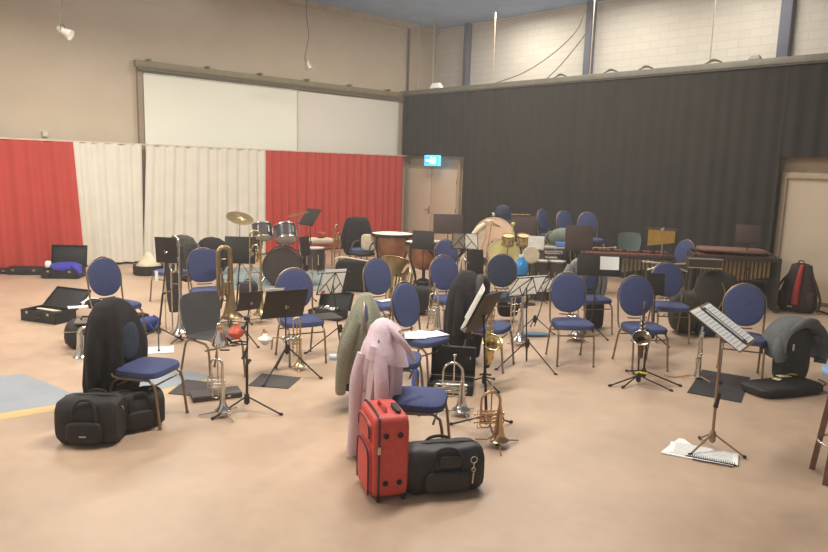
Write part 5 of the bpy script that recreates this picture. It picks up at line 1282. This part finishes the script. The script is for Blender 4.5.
P('foot', MB().lathe([(.12, -t.location.z), (.12, -t.location.z + .015), (.02, -t.location.z + .02)], 20), BLACKM, t)
# drums (congas) below the table, dark
for px, lab in ((540, 'left dark conga drum behind the paired wire stands'), (556, 'right dark conga drum behind the paired wire stands')):
    q = depth_pt(px, 272, 11.4); drum('conga', Vector((q.x, q.y, .34)), 0, .15, .66, lab, mat('conga_dark', (72, 64, 58), .5), DH, lugs=5)
# black case below coats (585-602,300-318) / middle dark bits
t = thing('black_bag', 'dark bag on the floor below the chair with the grey jacket', 'bag', at(596, 330) + Vector((0, .15, 0)), 0)
P('body', MB().soft((0, 0, .2), (.24, .2, .4), 5), BAGM, t); P('handle', MB().tube([(-.05, 0, .4), (-.04, 0, .44), (.04, 0, .44), (.05, 0, .4)], .008, 6), BLACKM, t)
t = thing('black_bag', 'black bag on the floor between the timpani and the middle oval chair', 'bag', at(421, 316), 0)
P('body', MB().soft((0, .1, .22), (.34, .26, .42), 3.2, wob=.03), BAGM, t); P('handle', MB().tube([(-.07, .1, .42), (-.05, .1, .48), (.05, .1, .48), (.07, .1, .42)], .01, 6), BLACKM, t)
t = thing('black_bag', 'black bag hanging low beside the dark oval chair', 'bag', at(508, 322), 0)
P('body', MB().soft((0, .1, .24), (.30, .22, .36), 4), BAGM, t); P('buckle', MB().ell((.0, -.01, .28), (.04, .02, .04), 8), SILVER, t)
t = thing('drum_bag', 'olive-black lumpy bag beside the seat-only blue chair at the right', 'bag', at(688, 336), 0)
P('body', MB().soft((0, .2, .3), (.40, .4, .6), 2.6, wob=.03), mat('olive_black', (64, 60, 44), .85, 0, .2, 10), t); P('side_pocket', MB().soft((.26, .1, .09), (.26, .3, .18), 4), NAVY, t)
# ---------------------------------------------------------------- mallet instruments
def mallet(p, rz, L, z, wl, wr, label, barm, resm, framem, n=22, reslen=(.42, .16), name='marimba'):
    t = thing(name, label, name, p, R(rz))
    for k in range(n):
        x = -L / 2 + L * (k + .5) / n; w_ = wl + (wr - wl) * k / (n - 1)
        P('tone_bar', MB().box((x, -w_ * .27, z), (L / n * .82, w_ * .5, .022)), barm, t)
        if k % 7 not in (2, 6): P('tone_bar', MB().box((x + L / n / 2, w_ * .27, z + .03), (L / n * .7, w_ * .42, .022)), barm, t)
    mb = MB()
    for k in range(n):
        x = -L / 2 + L * (k + .5) / n; l_ = reslen[0] + (reslen[1] - reslen[0]) * k / (n - 1)
        mb.lathe([(L / n * .38, z - .04 - l_), (L / n * .38, z - .04)], 12, Matrix.Translation((x, -.08, 0)))
    P('resonators', mb, resm, t)
    P('rail', MB().box((0, -wl * .5, z - .03), (L + .1, .03, .06)), framem, t, bevel=.004); P('rail', MB().box((0, wl * .5, z), (L + .1, .03, .06)), framem, t, bevel=.004)
    for s in (-1, 1): P('end_panel', MB().box((s * (L / 2 + .06), 0, z / 2 + .02), (.05, wl * 1.05, z * .96)), framem, t, bevel=.006)
    return t
BARM = mat('rosewood_bars', (122, 76, 62), .4, 0, .15, 8)
RES = mat('resonator_grey', (150, 142, 124), .4, .5, .1, 10)
q = Vector(depth_pt(624, 270, 12.3)[:2] + (0,))
mallet(q, -8, 1.42, .74, .62, .36, 'long low xylophone with brown bars behind the black desk with white sheets', BARM, RES, mat('dark_frame', (58, 48, 42), .6), 20, name='xylophone')
o = P('mallets', MB().tube([(-.3, 0, 0), (.1, .02, .02)], .008, 6).tube([(-.25, .05, 0), (.15, .02, .02)], .008, 6).ell((.13, .02, .02), (.06, .04, .04), 8), mat('mallet_pale', (170, 160, 136), .7)); tag(o, 'pair of pale mallets lying on the left of the low xylophone', 'mallet', q + Vector((-.32, 0, .81)), -.1)
q = Vector(depth_pt(732, 262, 11.35)[:2] + (0,))
mallet(q, -14, 1.16, .88, .66, .50, 'big marimba with gold resonators in front of the black curtain at the right', BARM, mat('resonator_gold', (176, 144, 88), .4, .5), mat('dark_frame', (58, 48, 42)), 18, (.5, .3))
o = P('cover_cloth', MB().soft((0, 0, .0), (1.05, .64, .045), 6, wob=.01), mat('brown_cover', (120, 82, 70), .85, 0, .1, 10)); tag(o, 'brown cloth cover lying over the left end of the big marimba', 'cover', q + Vector((-.03, .0, .955)), R(-14))
# wind chimes
q = depth_pt(662, 229, 12.0); t = thing('wind_chimes', 'gold wind chimes hanging from a bar on a stand', 'wind chimes', q, R(-36))
P('bar', MB().box((0, 0, 0), (.52, .04, .03)), WOODD, t, bevel=.004)
for k in range(22):
    l_ = .29 - .004 * k; P('chime', MB().tube([(-.22 + .021 * k, -.0, -.02), (-.22 + .021 * k, 0, -.02 - l_)], .0085, 6), mat('chime_gold', (206, 168, 84), .35, .6, .1, 10), t)
P('pole', MB().tube([(.02, .02, .03), (.02, .02, -q.z + .2)], .012, 8), CHROME, t); P('clamp', MB().box((.02, -.01, -.01), (.06, .05, .06)), SILVER, t)
for k in range(3): a = R(120 * k + 40); P('leg', MB().tube([(.02, .02, -q.z + .35), (.02 + .3 * math.cos(a), .02 + .3 * math.sin(a), -q.z + .01)], .008, 6), CHROME, t)
# folding light metal frame
q = Vector(depth_pt(668, 268, 10.6)); zz = q.z
t = thing('folding_stand', 'light metal folding frame with spread arms above the seat-only blue chair', 'stand', Vector((q.x, q.y, 0)))
mb = MB()
for x, y, z in ((-.32, 0, -.10), (-.15, -.1, -.16), (-.06, .0, -.26), (.24, 0, -.26), (.34, .1, -.12), (-.38, .1, .02), (.3, .1, .0)): mb.tube([(0, 0, zz + .06), (x, y, zz + .06 + z)], .014, 6)
P('spread_arms', mb, mat('pale_bronze', (190, 176, 148), .45, .3), t)
P('post', MB().tube([(0, 0, zz + .1), (0, 0, .02)], .013, 8).tube([(-.05, 0, zz - .2), (.25, 0, zz - .2)], .009, 6), MC['pale_bronze'], t)
tripod(t, .2, .2, 3, 10, m=MC['pale_bronze'])
t = thing('keyboard_case', 'dark slab case with light edges resting right of the side-on blue chair', 'case', Vector(depth_pt(700, 290, 10.8)[:2] + (0,)), R(-6))
zt = zat(t.location, 256)
P('slab', MB().box((0, 0, zt - .10), (.50, .3, .12)), mat('slab_dark', (66, 56, 46), .7), t); P('edge', MB().box((0, -.15, zt - .03), (.52, .012, .014)).box((0, -.15, zt - .17), (.52, .012, .014)), mat('pale_bronze', (170, 154, 124)), t)
for s in (-1, 1): P('leg', MB().tube([(s * .2, 0, zt - .15), (s * .22, 0, 0)], .014, 8), BLACKM, t)
t = thing('drum_bag', 'big round brown-black bag under the marimba', 'bag', Vector(depth_pt(715, 300, 10.9)[:2] + (0,)), 0)
P('body', MB().soft((0, .0, .34), (.66, .4, .66), 2.5, wob=.02), mat('bag_brown_black', (58, 50, 44)), t); P('seam', MB().tube([(-.02, -.2, .08), (.06, -.2, .3), (-.0, -.19, .5)], .012, 6, sub=3), mat('seam_tan', (128, 110, 80), .7), t)

o = P('floor_cable', MB().tube([at(664, 375, .01), at(676, 377, .01), at(690, 374.5, .01)], .006, 6, sub=4), mat('tan_wood', (186, 140, 96))); tag(o, 'thin tan cable on the floor left of the slim straight saxophone', 'cable')
k11 = K['c11']
o = P('yellow_pouch', MB().soft((-.12, -.232, .37), (.16, .02, .07), 3), YELC); tag(o, 'yellow pouch hanging at the seat front of the chair behind the alto saxophone', 'pouch', k11.location, k11.rotation_euler.z)
GN = {'music stand': 'music stands between the chairs', 'sheet music': 'sheet music on the stands', 'stand': 'instrument stands', 'curtain': 'curtains along the walls', 'trumpet': 'trumpets', 'trombone': 'trombones', 'flugelhorn': 'flugelhorns', 'saxophone': 'saxophones', 'drum': 'drums', 'mute': 'brass mutes', 'case': 'instrument cases', 'bag': 'bags on the floor', 'cymbal': 'cymbals on stands', 'rod': 'rods hanging at the brick wall', 'mat': 'dark mats on the floor', 'jacket': 'jackets over the chairs', 'coat': 'coats over the chairs', 'timpani': 'copper timpani', 'spotlight': 'hanging spotlights', 'cable': 'cables', 'floodlight': 'fittings on the stage rail', 'card': 'cards in the soft case', 'rail': 'rails on the walls'}
for o in bpy.data.objects:
    if o.get('category') in GN and not o.get('group') and not o.parent: o['group'] = GN[o['category']]
